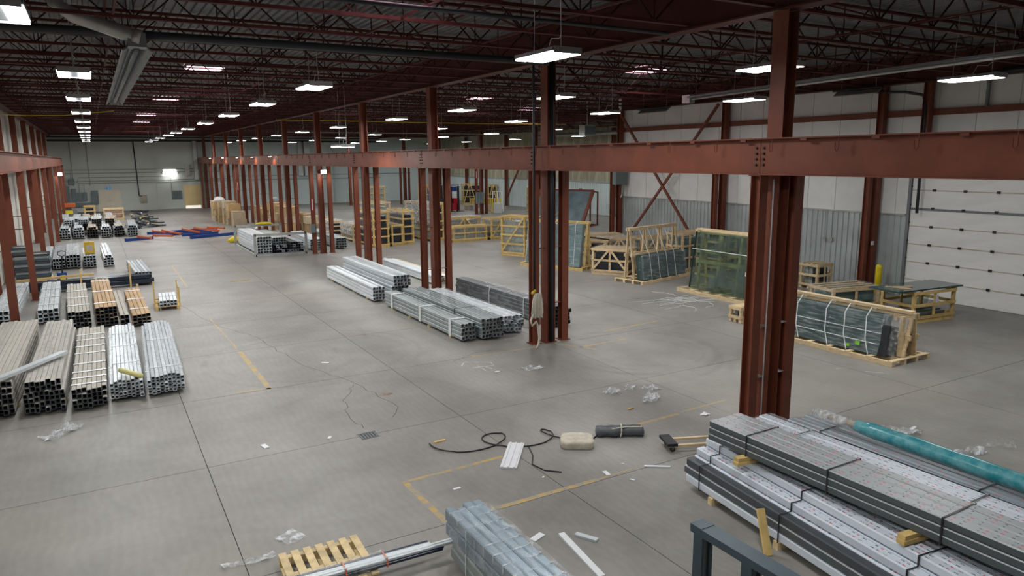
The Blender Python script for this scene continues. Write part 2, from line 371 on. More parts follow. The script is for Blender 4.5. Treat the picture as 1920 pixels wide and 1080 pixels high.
def strip(name, m, pts, wd, z=0.0015):
    mb = MB(); n = len(pts); vs = []
    for i, p in enumerate(pts):
        a = Vector(pts[max(i - 1, 0)]); c = Vector(pts[min(i + 1, n - 1)]); d = (c - a).normalized()
        q = Vector((-d.y, d.x)) * (wd[i] if isinstance(wd, list) else wd) / 2
        vs += [(p[0] + q.x, p[1] + q.y, z), (p[0] - q.x, p[1] - q.y, z)]
    mb.add(vs, [(2 * i, 2 * i + 1, 2 * i + 3, 2 * i + 2) for i in range(n - 1)])
    return mb.build(name, m, floor)
strip('painted_line', PAINTY, [(2.97, 15.9), (2.96, 19.6)], 0.12); strip('painted_line', PAINTY, [(2.95, 20.0), (2.85, 24.5)], 0.05)
strip('painted_line', PAINTY, [(2.3, 16.0), (3.0, 15.95)], 0.09); strip('painted_line', PAINTY, [(2.9, 31), (2.95, 38)], 0.08)
strip('painted_line', PAINTY, [(3.80, 9.95), (3.83, 8.4)], 0.10); strip('painted_line', PAINTY, [(3.75, 9.98), (5.6, 10.05)], 0.08)
strip('painted_line', PAINTY, [(4.5, 8.5), (6.45, 8.5)], 0.10); strip('painted_line', PAINTY, [(6.45, 8.5), (7.4, 8.55)], 0.03)
strip('painted_line', PAINTY, [(7.9, 10.0), (9.6, 10.05)], 0.09); strip('painted_line', PAINTY, [(8.0, 15.9), (9.9, 15.85)], 0.08)
strip('painted_line', PAINTY, [(10.6, 15.8), (11.1, 14.8)], 0.09); strip('painted_line', PAINTY, [(10.9, 15.2), (12.6, 15.3)], 0.08)
strip('painted_line', PAINTY, [(12.5, 16.3), (14.8, 16.5)], 0.08); strip('painted_line', PAINTY, [(9.7, 10.1), (11.0, 10.15)], 0.05)
strip('painted_line', PAINTG, [(7.3, 15.7), (8.3, 16.2), (8.9, 16.15), (9.3, 15.5)], 0.03)
strip('painted_mark', PAINTW, [(7.4, 15.3), (7.6, 15.55), (8.15, 15.2), (8.1, 14.9), (7.55, 15.0)], 0.03)
strip('painted_mark', PAINTW, [(7.75, 15.1), (7.7, 14.5), (7.95, 14.55), (7.85, 15.0)], 0.03)
strip('painted_line', PAINTW, [(15.3, 9.9), (15.6, 9.5)], 0.03); strip('painted_line', PAINTW, [(14.9, 10.4), (15.2, 10.3)], 0.03)
def crack(pts, seed):
    r = random.Random(seed); out = []
    for a, c in zip(pts[:-1], pts[1:]):
        for k in range(6):
            t = k / 6; out.append((a[0] + (c[0] - a[0]) * t + r.uniform(-.06, .06), a[1] + (c[1] - a[1]) * t + r.uniform(-.06, .06)))
    strip('crack', JOINT, out, 0.012)
crack([(2.3, 27.2), (2.9, 23.0), (3.6, 21.2), (3.8, 19.5), (4.1, 17.2), (4.7, 15.3), (5.0, 13.5), (4.6, 12.6)], 3)
crack([(4.7, 15.3), (4.2, 14.4), (3.9, 13.3), (4.0, 12.4)], 4)
strip('rust_stain', RUST, [(4.9, 14.2), (5.0, 14.25), (5.1, 14.2), (5.2, 14.2)], [0.05, 0.2, 0.2, 0.04])
dr = thing('floor_drain', 'small dark square drain grate sunk in the concrete beside a joint', 'drain', (3.95, 12.15, 0))
bxx('drain_pit', dr, BLK, -.16, .16, -.13, .13, 0.0005, 0.002)
for k in range(6): bxx('drain_bar', dr, GREYM, -.15 + k * .054, -.13 + k * .054, -.12, .12, 0.002, 0.008)
for k in (-.145, .145): bxx('drain_rim', dr, GREYM, -.18, .18, k - .01, k + .01, 0.002, .006)

# ------------------------------------------------------------------ walls
wl = MB().box(XL - .2, XL, YB, YF, 0, ZR).build('wall_left', LEFTW); tag(wl, 'cream painted long side wall behind the crane posts', None, None, 'structure')
for k in range(22):
    y = YB + 2 + k * 4.1
    if y < YF - 4: bxx('wall_panel', wl, LEFTW, XL, XL + .03, y + .02, y + 4.06, 0.05, ZR - .1)
wb = MB().box(XL - .2, XR + .2, YB - .2, YB, 0, ZR).build('wall_back', WHITEP); tag(wb, 'plain wall closing the hall at the near end', None, None, 'structure')
wr = MB().box(XR, XR + .2, YB, YS, 0, ZR).build('wall_right', WHITEP); tag(wr, 'white insulated side wall with grey metal wainscot and overhead door', None, None, 'structure')
DY0, DY1, DZ = 9.7, 14.95, 5.0
y = YB
while y < YS - .3:
    y1 = min(y + 1.24, YS)
    z0 = 2.9
    if not (y1 > DY0 and y < DY1):
        bxx('wall_panel', wr, WHITEP, XR - .03, XR, y + .012, y1 - .012, z0, 8.1)
    else:
        bxx('wall_panel', wr, WHITEP, XR - .03, XR, y + .012, y1 - .012, DZ + .15, 8.1)
    y = y1
def ribbed(name, parent, m, x, y0, y1, z0, z1, nx=-1, pitch=0.23):
    """vertical ribbed sheet standing on a wall face at x"""
    mb = MB(); n = max(2, int(round((y1 - y0) / pitch))); p = (y1 - y0) / n; pts = []
    for k in range(n):
        a = y0 + k * p
        pts += [(a, 0.0), (a + p * .08, 0.038), (a + p * .32, 0.038), (a + p * .40, 0.0)]
    pts.append((y1, 0.0)); vs = []
    for q, d in pts: vs += [(x + nx * (d + .008), q, z0), (x + nx * (d + .008), q, z1)]
    fs = [(2 * i, 2 * i + 1, 2 * i + 3, 2 * i + 2) if nx < 0 else (2 * i, 2 * i + 2, 2 * i + 3, 2 * i + 1) for i in range(len(pts) - 1)]
    return mb.add(vs, fs).build(name, m, parent)
for ya_, yb_ in ((YB, DY0 - .13), (DY1 + .13, YS)):
    y = ya_
    while y < yb_ - .05:
        y1 = min(y + .92, yb_); ribbed('wainscot_sheet', wr, WAINS, XR, y, y1, 0.02, 2.88); y = y1
for a, c in ((YB, DY0 - .2), (DY1 + .2, YS)): bxx('wainscot_cap', wr, GALV, XR - .07, XR, a, c, 2.86, 2.92)
for z in (6.42,):
    g = thing('wall_girt', 'red steel girt running along the white wall above the crane beam', 'girt', (0, 0, z))
    bxx('channel_web', g, RED, XR - .16, XR - .14, YB, YS, -.1, .1)
    for s in (-.1, .09): bxx('channel_flange', g, RED, XR - .16, XR - .03, YB, YS, s, s + .012)
# sealing wall at the step of the plan
wst = MB().box(XR, XF + .2, YS - .2, YS, 0, ZR).build('wall_return', FARP); tag(wst, 'wall turning the corner where the hall widens', None, None, 'structure')
wf = MB().box(XL - .2, XF + .2, YF, YF + .2, 0, ZR).build('wall_far', FARW); tag(wf, 'pale grey block wall closing the far end of the hall', None, None, 'structure')
for k in range(9):
    x0 = XL + k * 4.66
    bxx('wall_panel', wf, FARW if k < 3 else FARP, x0 + .03, min(x0 + 4.63, XF), YF - .03, YF, .02, 7.0)
we = MB().box(XF, XF + .2, YS, YF, 0, ZR).build('wall_right_far', INSUL); tag(we, 'far side wall with yellowish insulation above a grey ribbed wainscot', None, None, 'structure')
y = YS
while y < YF - .2:
    y1 = min(y + 2.6, YF); ribbed('wainscot_sheet', we, FARP, XF, y, y1, 0.02, 2.85, pitch=.3)
    bxx('insulation_batt', we, INSUL, XF - .06 - .03 * ((int(y) % 3)), XF, y + .02, y1 - .02, 2.9, 5.6 if int(y) % 2 else 5.7); bxx('insulation_batt', we, INSUL, XF - .05, XF, y + .02, y1 - .02, 5.75, 8.2)
    y = y1
bxx('wainscot_cap', we, CONDU, XF - .1, XF, YS, YF, 2.84, 2.92)

# overhead door
od = thing('door_1', 'white sectional overhead door with horizontal panels and dark hinges', None, (XR, 0, 0)); od['kind'] = 'structure'
ph = .631
for k in range(8):
    p = bxx('door_panel', od, ODOOR, -.09, -.03, DY0, DY1, k * ph + .012, (k + 1) * ph - .012)
    for q in range(3): bxx('panel_groove', p, ODOOR, -.033, -.028, -(DY1 - DY0) / 2 + .05, (DY1 - DY0) / 2 - .05, -.2 + q * .19, -.185 + q * .19)
    bxx('joint_seal', od, ODTAN if k != 4 else GREYM, -.095 if k != 4 else -.12, -.02, DY0 + .02, DY1 - .02, (k + 1) * ph - .018 - (.04 if k == 4 else 0), (k + 1) * ph + .018)
    for q in range(5): bxx('hinge', od, BLK, -.13, -.09, DY1 - .78 - q * 1.02 - .05, DY1 - .78 - q * 1.02 + .05, (k + 1) * ph - .03, (k + 1) * ph + .05)
for yy in (DY1 + .06, DY0 - .06):
    t = bxx('door_track', od, GREYM, -.16, -.04, yy - .05, yy + .05, 0, 5.2)
    for q in range(8): bxx('track_bracket', t, BLK, -.02, .08, -.07, .07, -2.5 + q * .63, -2.44 + q * .63)
bl = thing('bollard', 'yellow steel bollard guarding the overhead door', 'bollard', (24.45, 15.62, 0))
MB().tube([(0, 0, 0), (0, 0, 1.0), (0, 0, 1.08), (0, 0, 1.11)], [.115, .115, .09, .01], 14).build('sleeve', YELP, bl, smooth=True)
MB().box(-.14, .14, -.14, .14, 0, .012).build('base_plate', RED, bl)

# ------------------------------------------------------------------ ceiling
def deck(name, x0, x1, y0, y1, parent=None):
    mb = MB(); p = .2; n = int((x1 - x0) / p); pts = []
    for k in range(n):
        a = x0 + k * p; pts += [(a, ZR), (a + .09, ZR), (a + .11, ZR + .045), (a + .18, ZR + .045)]
    pts.append((x1, ZR)); vs = []
    for q, z in pts: vs += [(q, y0, z), (q, y1, z)]
    return mb.add(vs, [(2 * i, 2 * i + 1, 2 * i + 3, 2 * i + 2) for i in range(len(pts) - 1)]).build(name, DECK, parent)
ce = deck('ceiling', XL - .2, XR + .2, YB - .2, YF + .2); tag(ce, 'grey corrugated metal roof deck above dark red joists', None, None, 'structure')
deck('deck_sheet', XR + .2, XF + .2, YS - .2, YF + .2, ce)
MB().box(XL - .3, XF + .3, YB - .3, YF + .3, ZR + .06, ZR + .2).build('roof_board', DECK, ce)
# joists
def joist_meshes(L):
    t = MB(); 
    for s in (-.045, .007): t.box(0, L, s, s + .038, .80, .86)
    b = MB()
    for s in (-.055, .007): b.box(0, L, s, s + .048, 0, .06)
    wb_ = MB(); n = int(round(L / 1.75)); p = L / n
    for k in range(n):
        a = k * p
        wb_.bar((a, 0, .83), (a + p / 2, 0, .03), .028, .028); wb_.bar((a + p / 2, 0, .03), (a + p, 0, .83), .028, .028)
        wb_.bar((a + p / 2, 0, .03), (a + p / 2, 0, .83), .02, .02)
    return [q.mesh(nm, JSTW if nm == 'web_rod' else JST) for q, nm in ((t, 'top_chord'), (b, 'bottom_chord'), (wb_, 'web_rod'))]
ZJ = 7.5
JM = {'a': joist_meshes(13.7), 'b': joist_meshes(14.1), 'c': joist_meshes(19.2), 'd': joist_meshes(8.0)}
JX = {'a': -3.35, 'b': 10.68, 'c': 10.68, 'd': 30.15}
JL = {'a': 'open web roof joist spanning from the cream wall to the central girder', 'b': 'open web roof joist spanning from the central girder to the white wall',
      'c': 'long open web roof joist beyond the step of the hall', 'd': 'short open web roof joist over the far side aisle'}
k = -10
while True:
    y = 13.0 + 2.03 * k; k += 1
    if y > YF - .6: break
    for key in (('a', 'b') if y < YS + .5 else ('a', 'c', 'd')):
        j = thing('roof_joist', JL[key], 'joist', (JX[key], y, ZJ), 0, 'roof joists ' + {'a': 'over the near aisle', 'b': 'beside the white wall', 'c': 'past the step', 'd': 'over the far aisle'}[key])
        for me in JM[key]: ob(me.name.split('.')[0], me, j)
def ibeam(L, d, bf, tf=.018, tw=.012):
    """I beam along y, bottom at z 0"""
    mb = MB(); mb.box(-bf / 2, bf / 2, 0, L, 0, tf); mb.box(-bf / 2, bf / 2, 0, L, d - tf, d); mb.box(-tw / 2, tw / 2, 0, L, tf, d - tf); return mb
def girder(x, y0, y1, label):
    g = thing('roof_girder', label, 'girder', (x, y0, 7.43)); n = int(round((y1 - y0) / 7.45)); s = (y1 - y0) / n
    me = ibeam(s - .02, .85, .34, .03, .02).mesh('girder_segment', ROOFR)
    for q in range(n): ob('girder_segment', me, g, (0, q * s, 0))
    return g
BAY = [8.75 + 7.45 * q for q in range(-1, 11)]
girder(10.5, 1.3 - 7.45, 83.25, 'deep red roof girder running over the central column row')
girder(-3.2, 1.3 - 7.45, 83.25, 'red roof girder along the top of the cream wall')
girder(24.8, 1.3 - 7.45, 31.1, 'red roof girder along the top of the white wall')
girder(30.0, 31.75, 83.25, 'red roof girder over the far column row')
for nm, xs in (('near', (.6, 5.2, 7.9)), ('far', (14.2, 18.6, 22.0))):
    for q, x in enumerate(xs):
        br = thing('joist_bridging', 'thin bridging bars tying the joists, %s line of the %s aisle' % (ORD[q], nm), 'bridging', (x, 0, 0))
        for z in (ZJ + .03, ZJ + .78): bxx('bridging_bar', br, JST, -.02, .02, YB + 2, 60, z, z + .035)
        for kk in range(-8, 14):
            y0 = 13.0 + 2.03 * kk
            if kk % 2 == q % 2: barp('diagonal_brace', br, JST, (0, y0, ZJ + .03), (0, y0 + 2.03, ZJ + .8), .035, .035)

# ------------------------------------------------------------------ columns and crane runways
def column_mesh(h, d, bf, axis, name, tf=.016, tw=.011):
    """I section standing up; axis = direction of the web"""
    mb = MB()
    if axis == 'x':
        mb.box(-d / 2, -d / 2 + tf, -bf / 2, bf / 2, 0, h); mb.box(d / 2 - tf, d / 2, -bf / 2, bf / 2, 0, h); mb.box(-d / 2 + tf, d / 2 - tf, -tw / 2, tw / 2, 0, h)
    else:
        mb.box(-bf / 2, bf / 2, -d / 2, -d / 2 + tf, 0, h); mb.box(-bf / 2, bf / 2, d / 2 - tf, d / 2, 0, h); mb.box(-tw / 2, tw / 2, -d / 2 + tf, d / 2 - tf, 0, h)
    return mb.mesh(name, RED)
POST = column_mesh(4.66, .21, .2, 'y', 'post'); COLU = column_mesh(7.42, .27, .32, 'x', 'shaft')
COLW = column_mesh(7.42, .25, .25, 'y', 'shaft')
def post(x, y, label, group=None):
    t = thing('crane_post', label, 'post', (x, y, 0), 0, group)
    ob('shaft', POST, t); bx('base_plate', t, RED, (.3, .3, .02), (0, 0, .01)); bx('cap_plate', t, RED, (.26, .26, .02), (0, 0, 4.67))
    return t
def column(x, y, label, me=COLU, group=None):
    t = thing('building_column', label, 'column', (x, y, 0), 0, group)
    ob('shaft', me, t); bx('base_plate', t, RED, (.36, .36, .025), (0, 0, .0125))
    return t
for q, y in enumerate(BAY[1:-1] + [82.6]):
    w1 = ORD[q]
    p1 = post(10.05, y, 'outer crane post facing the aisle in the %s central column cluster' % w1)
    c1 = column(10.5, y, 'tall roof column in the middle of the %s central column cluster' % w1)
    p2 = post(11.0, y, 'inner crane post facing the white wall in the %s central column cluster' % w1)
    for z in ((1.0, 1.95) if q == 0 else (1.05, 2.6)):
        bxx('tie_plate', p1, GALV if q == 0 else RED, .1, .312, -.07, .07, z, z + .015); bxx('tie_plate', p2, GALV if q == 0 else RED, -.362, -.1, -.07, .07, z + .02, z + .035)
for q, y in enumerate(BAY[2:-1]):
    post(-2.2, y, 'crane post carrying the cream wall runway, %s from the front' % ORD[q])
    column(-3.3, y, 'roof column against the cream wall, %s from the front' % ORD[q], COLW)
    p_ = bxx('tie_plate', None, RED, -3.2, -2.32, y - .03, y + .03, 2.6, 2.63)
    tag(p_, 'short tie bar between post and cream wall column, %s from the front' % ORD[q], 'tie bar'); p_.name = 'tie_bar'
for q, y in enumerate(BAY[1:5]):
    post(24.3, y, 'crane post standing by the white wall, %s from the front' % ORD[q])
    column(24.78, y, 'roof column against the white wall, %s from the front' % ORD[q], COLW)
column(24.75, 14.55, 'short hanging column above the overhead door', column_mesh(2.3, .25, .25, 'y', 'shaft')).location.z = 5.12
for q, y in enumerate((48.6, 57.8, 66.8, 76.2)):
    for dx, nm in ((-.5, 'aisle side crane post'), (.5, 'wall side crane post')): post(30.3 + dx, y, nm + ' in the %s cluster of the far row' % ORD[q])
    column(30.3, y, 'roof column in the %s cluster of the far row' % ORD[q])
for q, y in enumerate((38.6, 48.6, 57.8, 66.8, 76.2)):
    column(38.0, y, 'roof column against the yellow insulation, %s from the front' % ORD[q], COLW)
column(24.4, 77.4, 'lone slim column near the far wall panels', COLW)
def runway(x, y0, y1, label, hooks=False, zb=4.68, d=.62):
    g = thing('crane_beam', label, 'beam', (x, 0, zb))
    ys = [y0] + [b for b in BAY if y0 + 1 < b < y1 - 1] + [y1]
    for a, c in zip(ys[:-1], ys[1:]):
        L = c - a - .012
        s = ob('beam_segment', ibeam(L, d, .3, .02, .014).mesh('beam_segment', RED), g, (0, a + .006, 0))
        if a != y0:
            for dy in (-.09, .07):
                for q in range(4):
                    if x < 20: bx('bolt', s, BLK, (.03, .035, .035), (-.022, dy + .01, .17 + q * .095))
    if hooks:
        yy = y0 + 1.0; q = 0
        while yy < min(y1, 44):
            MB().tube([(-.16, yy, d - .02), (-.16, yy, d - .2), (-.165, yy + .025, d - .235), (-.17, yy + .05, d - .2), (-.17, yy + .05, d - .1)], .008, 5).build('hook', RED, g)
            bx('clamp', g, RED, (.04, .12, .035), (-.14, yy - .6, d - .04))
            yy += 1.24
    return g
runway(10.05, YB + .5, 83.2, 'large red crane runway beam crossing the view in front of the columns', True)
runway(11.0, YB + .5, 83.2, 'second red crane runway beam on the inner posts', False, 4.7, .55)
runway(-2.2, YB + .5, 76.3, 'red crane runway beam along the cream wall')
runway(24.3, YB + .5, 31.3, 'red crane runway beam along the white wall', False, 4.7, .5)
for q, (a, c) in enumerate((((24.61, 30.8, .05), (24.61, 23.95, 7.3)), ((24.51, 24.1, .05), (24.51, 30.85, 7.3)))):
    o_ = barp('wall_brace', None, RED, a, c, .08, .12); tag(o_, ['red diagonal wall brace leaning away from the corner', 'red diagonal wall brace leaning towards the corner'][q], 'brace')
for q, (ya, yb) in enumerate(((58.2, 62.0), (66.4, 62.6))):
    o_ = barp('wall_brace', None, RED, (37.9, ya, 1.0), (37.9, yb, 5.6), .14, .14); tag(o_, ['red brace on the far insulated wall, nearer one', 'red brace on the far insulated wall, farther one'][q], 'brace')

for q, (x, y, z, nm) in enumerate(((10.0, 38.43, 2.3, 'fifth central'), (10.0, 60.78, 2.6, 'eighth central'), (29.75, 57.68, 3.2, 'far row'))):
    t = thing('post_sign', 'narrow red and white sign on a crane post of the %s cluster' % nm, 'sign', (x, y, z)); bxx('sign_plate', t, REDTAG, -.06, .06, -.02, -.005, 0, .7); bxx('sign_stripe', t, WHT, -.03, .03, -.024, -.02, .06, .64)
# ------------------------------------------------------------------ lamps
HM = {}
def _hm():
    HM['housing'] = MB().box(-.29, .29, -.6, .6, .03, .09).mesh('housing', GREYM)
    HM['lens'] = MB().box(-.1, .1, -.57, .57, -.005, .03).mesh('lens', LENS)
    HM['cap'] = MB().box(-.27, .27, -.01, .01, .0, .1).mesh('end_cap', GALV)
_hm()
LD = bpy.data.lights.new('tube_light', 'AREA'); LD.shape = 'RECTANGLE'; LD.size = .5; LD.size_y = 1.15; LD.energy = LAMP_W; LD.color = (0.975, 1.0, 0.985)
def highbay(x, y, label, z=6.66, group=None):
    t = thing('high_bay_light', label, 'ceiling light', (x, y, z), 0, group)
    ob('housing', HM['housing'], t)
    for s in (-.18, .18): ob('lens', HM['lens'], t, (s, 0, 0))
    for s in (-.61, .61): ob('end_cap', HM['cap'], t, (0, s, 0))
    for s in (-.42, .42): MB().tube([(0, s, .09), (rnd.uniform(-.03, .03), s, .5), (0, s * .9, ZR + .03 - z)], .006 if s > 0 else .009, 5).build('hanger', GALV, t)
    MB().tube([(0, -.42, .35), (.05, -.3, .28), (.02, -.1, .3), (0, 0, .09)], .008, 5).build('power_cord', WHT, t)
    l = bpy.data.objects.new('lamp', LD); COL.objects.link(l); l.parent = t; l.location = (0, 0, -.012)
    return t
ROWS = [('over the bundles by the cream wall', -.1, (3.9, 10.4, 16.9, 23.4, 29.9, 36.5, 42.7, 48.8, 54.9, 60.8, 67, 73)),
        ('over the open aisle', 4.75, (4.2, 17.5, 23.4, 29.7, 36.2, 43.0, 49.2, 54.5, 60.8, 67, 73)),
        ('above the central columns', 11.6, (10.0, 17.5, 23.5, 29.9, 38.4, 46, 53, 60, 67, 74)),
        ('over the glass crates', 17.4, (3, 9.3, 15.9, 22.8, 29.6, 38.3, 49.1, 57, 65, 73)),
        ('over the far stores', 24.4, (37.1, 44.9, 53, 61, 67, 75)),
        ('by the far side wall', 34.0, (38, 48, 58, 68, 77))]
for nm, x, ys in ROWS:
    for q, y in enumerate(ys): highbay(x - (.65 if (x < 0 and q == 1) else 0), y, 'twin strip lamp %s, %s in its row' % (nm, ORD[q]))
highbay(6.85, 10.6, 'large bright twin strip lamp hanging closest above the aisle')
highbay(8.3, 27.0, 'lamp hung low on a long cord beside the crane beam', 5.45)
def flood(x, y, z, label, e, col=(1, .93, .86), rot=(0, 0, 0)):
    t = thing('flood_light', label, 'flood light', (x, y, z), 0)
    bx('lamp_housing', t, GREYM, (.3, .16, .2), (0, 0, .11)); bx('lamp_glass', t, LENSD, (.26, .02, .16), (0, -.09, .11)); bx('lamp_bracket', t, GREYM, (.05, .2, .04), (0, .17, .11))
    d = bpy.data.lights.new('flood', 'AREA'); d.energy = e; d.size = .25; d.color = col
    l = bpy.data.objects.new('lamp', d); COL.objects.link(l); l.parent = t; l.location = (0, -.12, .1); l.rotation_euler = (R(70), 0, 0)
flood(10.62, 38.2, 4.25, 'small bright flood lamp on the fifth central column cluster', 25)
flood(-1.92, 60.6, 4.0, 'small bright flood lamp on a post by the cream wall', 20)
wlp = thing('wall_light', 'glowing strip light fixed to the far grey wall', 'wall light', (7.1, YF - .16, 3.75))
bx('lamp_housing', wlp, GREYM, (1.5, .1, .2), (0, .05, 0)); bx('lamp_glass', wlp, LENSD, (1.3, .06, .2), (0, -.02, -.02))
d = bpy.data.lights.new('strip', 'AREA'); d.energy = 14; d.size = 1.2; l = bpy.data.objects.new('lamp', d); COL.objects.link(l); l.parent = wlp; l.location = (0, -.1, -.05); l.rotation_euler = (R(60), 0, 0)
for q, y in enumerate((47.2, 53.0, 59.0, 66.0, 73.5)):
    t = thing('beam_lamp', 'small warm lamp under the crane beam flange, %s along the aisle' % ORD[q], 'beam light', (9.80, y, 5.17))
    bx('lamp_shade', t, GREYM, (.1, .5, .04), (0, 0, .05)); bx('lamp_glass', t, LENSD, (.08, .44, .02), (0, 0, .02))
    bx('lamp_bracket', t, GREYM, (.12, .05, .03), (.08, 0, .08))
    d = bpy.data.lights.new('beam_glow', 'AREA'); d.energy = 22; d.size = .3; d.color = (1, .72, .40); l = bpy.data.objects.new('lamp', d); COL.objects.link(l); l.parent = t; l.rotation_euler = (0, R(25), 0)
# skylights
for q, (x, y, nm) in enumerate(((3.95, 29.4, 'nearest one over the aisle'), (3.95, 45.3, 'second one over the aisle'), (3.95, 60.5, 'third one over the aisle'), (4.2, 71, 'farthest one over the aisle'),
                                (19.2, 22.6, 'nearest one over the glass crates'), (19.3, 37.1, 'second one over the glass crates'), (12.8, 40, 'small one past the central columns'), (27, 44, 'one over the far stores'), (5.0, 12.0, 'one right above the near aisle'))):
    t = thing('skylight', 'pinkish daylit roof skylight, ' + nm, 'skylight', (x, y, ZR - .115))
    bx('pane', t, SKYP, (1.25, 1.5, .02), (0, 0, .04))
    for s in (-1, 1): bx('curb', t, GALV, (.04, 1.6, .09), (s * .65, 0, .045)); bx('curb', t, GALV, (1.26, .04, .09), (0, s * .78, .045))
# ------------------------------------------------------------------ services on walls and ceiling
def single(name, mb, m, label, cat, smooth=False, group=None):
    return tag(mb.build(name, m, smooth=smooth), label, cat, group)
# tube heater with long reflector over the near bundles
th = thing('tube_heater', 'long dull metal radiant heater trough hanging over the near aisle', 'heater', (.95, 15.2, 7.0))
MB().extrude([(-.26, -.02), (-.2, .02), (-.1, .14), (.1, .14), (.2, .02), (.26, -.02), (.24, -.04), (.18, 0), (.09, .115), (-.09, .115), (-.18, 0), (-.24, -.04)], 0, 14.3).build('reflector', GREYM, th)
MB().tube([(0, .2, .03), (0, 14.0, .03)], .05, 8).build('burner_tube', GREYM, th, smooth=True)
bx('end_cap', th, GALV, (.3, .02, .2), (0, 14.3, .05)); bx('burner_box', th, GREYM, (.3, .35, .25), (0, .1, .16))
for q in range(5): MB().tube([(0, 1 + q * 3, .14), (0, 1 + q * 3, 1.42)], .008, 5).build('hanger', GALV, th)
vp_ = thing('exhaust_pipe', 'round galvanised exhaust pipe sloping up from the heater trough', 'pipe', (1.0, 15.2, 7.2))
MB().tube([(0, 0, 0), (-.25, .05, .08), (-1.0, .1, .32), (-1.25, .1, .5), (-1.25, .1, 1.19)], .13, 12).build('pipe', GALV, vp_, smooth=True)
MB().tube([(.02, 0, -.005), (-.1, .02, .03)], .15, 12).build('pipe_collar', GALV, vp_, smooth=True)
th2 = thing('tube_heater', 'long grey radiant heater tube hanging beside the white wall', 'heater', (0, 0, 0))
MB().bar((20.3, 21.2, 7.25), (17.75, 6.0, 7.25), .40, .06).build('reflector', GREYM, th2)
MB().tube([(20.27, 21.1, 7.18), (17.73, 6.1, 7.18)], .045, 8).build('burner_tube', GALV, th2, smooth=True)
bx('burner_box', th2, GALV, (.28, .4, .3), (20.4, 21.45, 7.2))
for q in range(4): MB().tube([(20.25 - q * .67, 20.9 - q * 4.0, 7.27), (20.25 - q * .67, 20.9 - q * 4.0, ZR)], .008, 5).build('hanger', GALV, th2)
for q, (y0, y1, nm) in enumerate(((26.7, 28.8, 'farther from the door'), (15.95, 17.7, 'nearer the door'))):
    t = thing('wall_heater', 'unlit angled strip heater hung in front of the white wall, ' + nm, 'heater', (24.2, y0, 7.25))
    L_ = y1 - y0
    MB().add([(-.2, 0, -.1), (.1, 0, .12), (.1, L_, .12), (-.2, L_, -.1), (-.2, 0, -.13), (.1, 0, .09), (.1, L_, .09), (-.2, L_, -.13)], [(0, 1, 2, 3), (7, 6, 5, 4), (0, 4, 5, 1), (2, 6, 7, 3), (1, 5, 6, 2), (0, 3, 7, 4)]).build('reflector', GALV, t)
    MB().tube([(-.06, -.1, .1), (-.06, L_ + .1, .1)], .05, 8).build('burner_tube', BLK, t, smooth=True)
    for s in (.2, L_ - .2): MB().tube([(0, s, .1), (0, s, ZR - 7.25)], .007, 5).build('hanger', GALV, t)
def pipe(label, pts, r, m, name='ceiling_pipe', cat='pipe', n=8): return single(name, MB().tube(pts, r, n), m, label, cat, True)
pipe('thick dark sprinkler main crossing under the near roof joists', [(-3.5, 16.0, 7.36), (10.2, 15.75, 7.36)], .085, PIPE)
pipe('thin dark sprinkler branch nearest under the roof', [(-3.5, 11.4, 7.42), (10.2, 11.4, 7.42)], .04, PIPE)
pipe('dark sprinkler pipe along the girder on the white wall side', [(11.1, 2, 7.6), (11.1, 31, 7.6)], .06, PIPE)
pipe('yellow gas pipe crossing the hall under the joists', [(9.6, 43.9, 7.3), (23.9, 43.9, 7.3), (30, 43.9, 7.35)], .028, GASY)
pipe('yellow gas pipe bending out from the cream wall', [(-3.55, 37.0, 6.95), (-2.2, 38.6, 7.0), (-.8, 38.9, 7.05), (1.2, 38.9, 7.3)], .022, GASY)
pipe('slim pale conduit across the far stores', [(12, 52, 6.9), (30, 52, 6.9)], .03, GALV)
pipe('long pale duct along the top of the far insulated wall', [(37.4, 33, 7.0), (37.4, 60, 7.0)], .16, GALV, n=10)
pipe('black vertical drop pipe in front of the second column cluster', [(9.83, 15.85, ZR), (9.83, 15.85, 7.0), (9.82, 15.82, 4.6), (9.82, 15.8, 1.6)], .032, BLK)
pipe('black drain pipe nested in the roof column of the second cluster', [(10.5, 16.03, .05), (10.5, 16.03, 7.45)], .062, BLK, n=12)
pipe('pale conduit running down inside the first column cluster', [(10.29, 8.64, .03), (10.29, 8.64, 4.6)], .012, WHT)
pipe('dark conduit bending down the white wall beside the door', [(24.75, 17.4, 7.3), (24.75, 15.4, 7.15), (24.75, 14.75, 7.0), (24.75, 14.62, 6.6), (24.75, 14.6, 3.0)], .05, PIPE)
pipe('black flexible hose at the top of the white wall', [(24.5, 12.6, 7.45), (24.5, 11.8, 7.52), (24.5, 10.4, 7.5), (24.5, 9.0, 7.6)], .09, BLK, n=10)
pipe('dark post stub hanging above the girt on the white wall', [(24.9, 12.75, 6.5), (24.9, 12.75, 8.3)], .06, GREYM)
eb = thing('junction_box', 'grey electrical cabinet high on the corner column', 'electrical box', (24.35, 30.75, 3.55))
bxx('cabinet', eb, ELEC, -.25, .5, -.2, .1, 0, .75); bxx('cabinet_door', eb, ELEC, -.22, .47, -.22, -.2, .03, .72); MB().tube([(.3, -.05, 0), (.3, -.05, -.5), (.2, -.05, -.7)], .04, 8).build('conduit', CONDU, eb)
MB().bar((-.15, -.05, -.05), (.0, .1, -.7), .04, .04).build('bracket', RED, eb)
sw = thing('disconnect_switch', 'small grey switch box on the fifth central column cluster', 'electrical box', (9.95, 38.38, 1.15)); bxx('enclosure', sw, ELEC, -.12, .12, -.08, .06, 0, .45); bxx('lever', sw, BLK, .12, .15, -.04, 0, .2, .35)
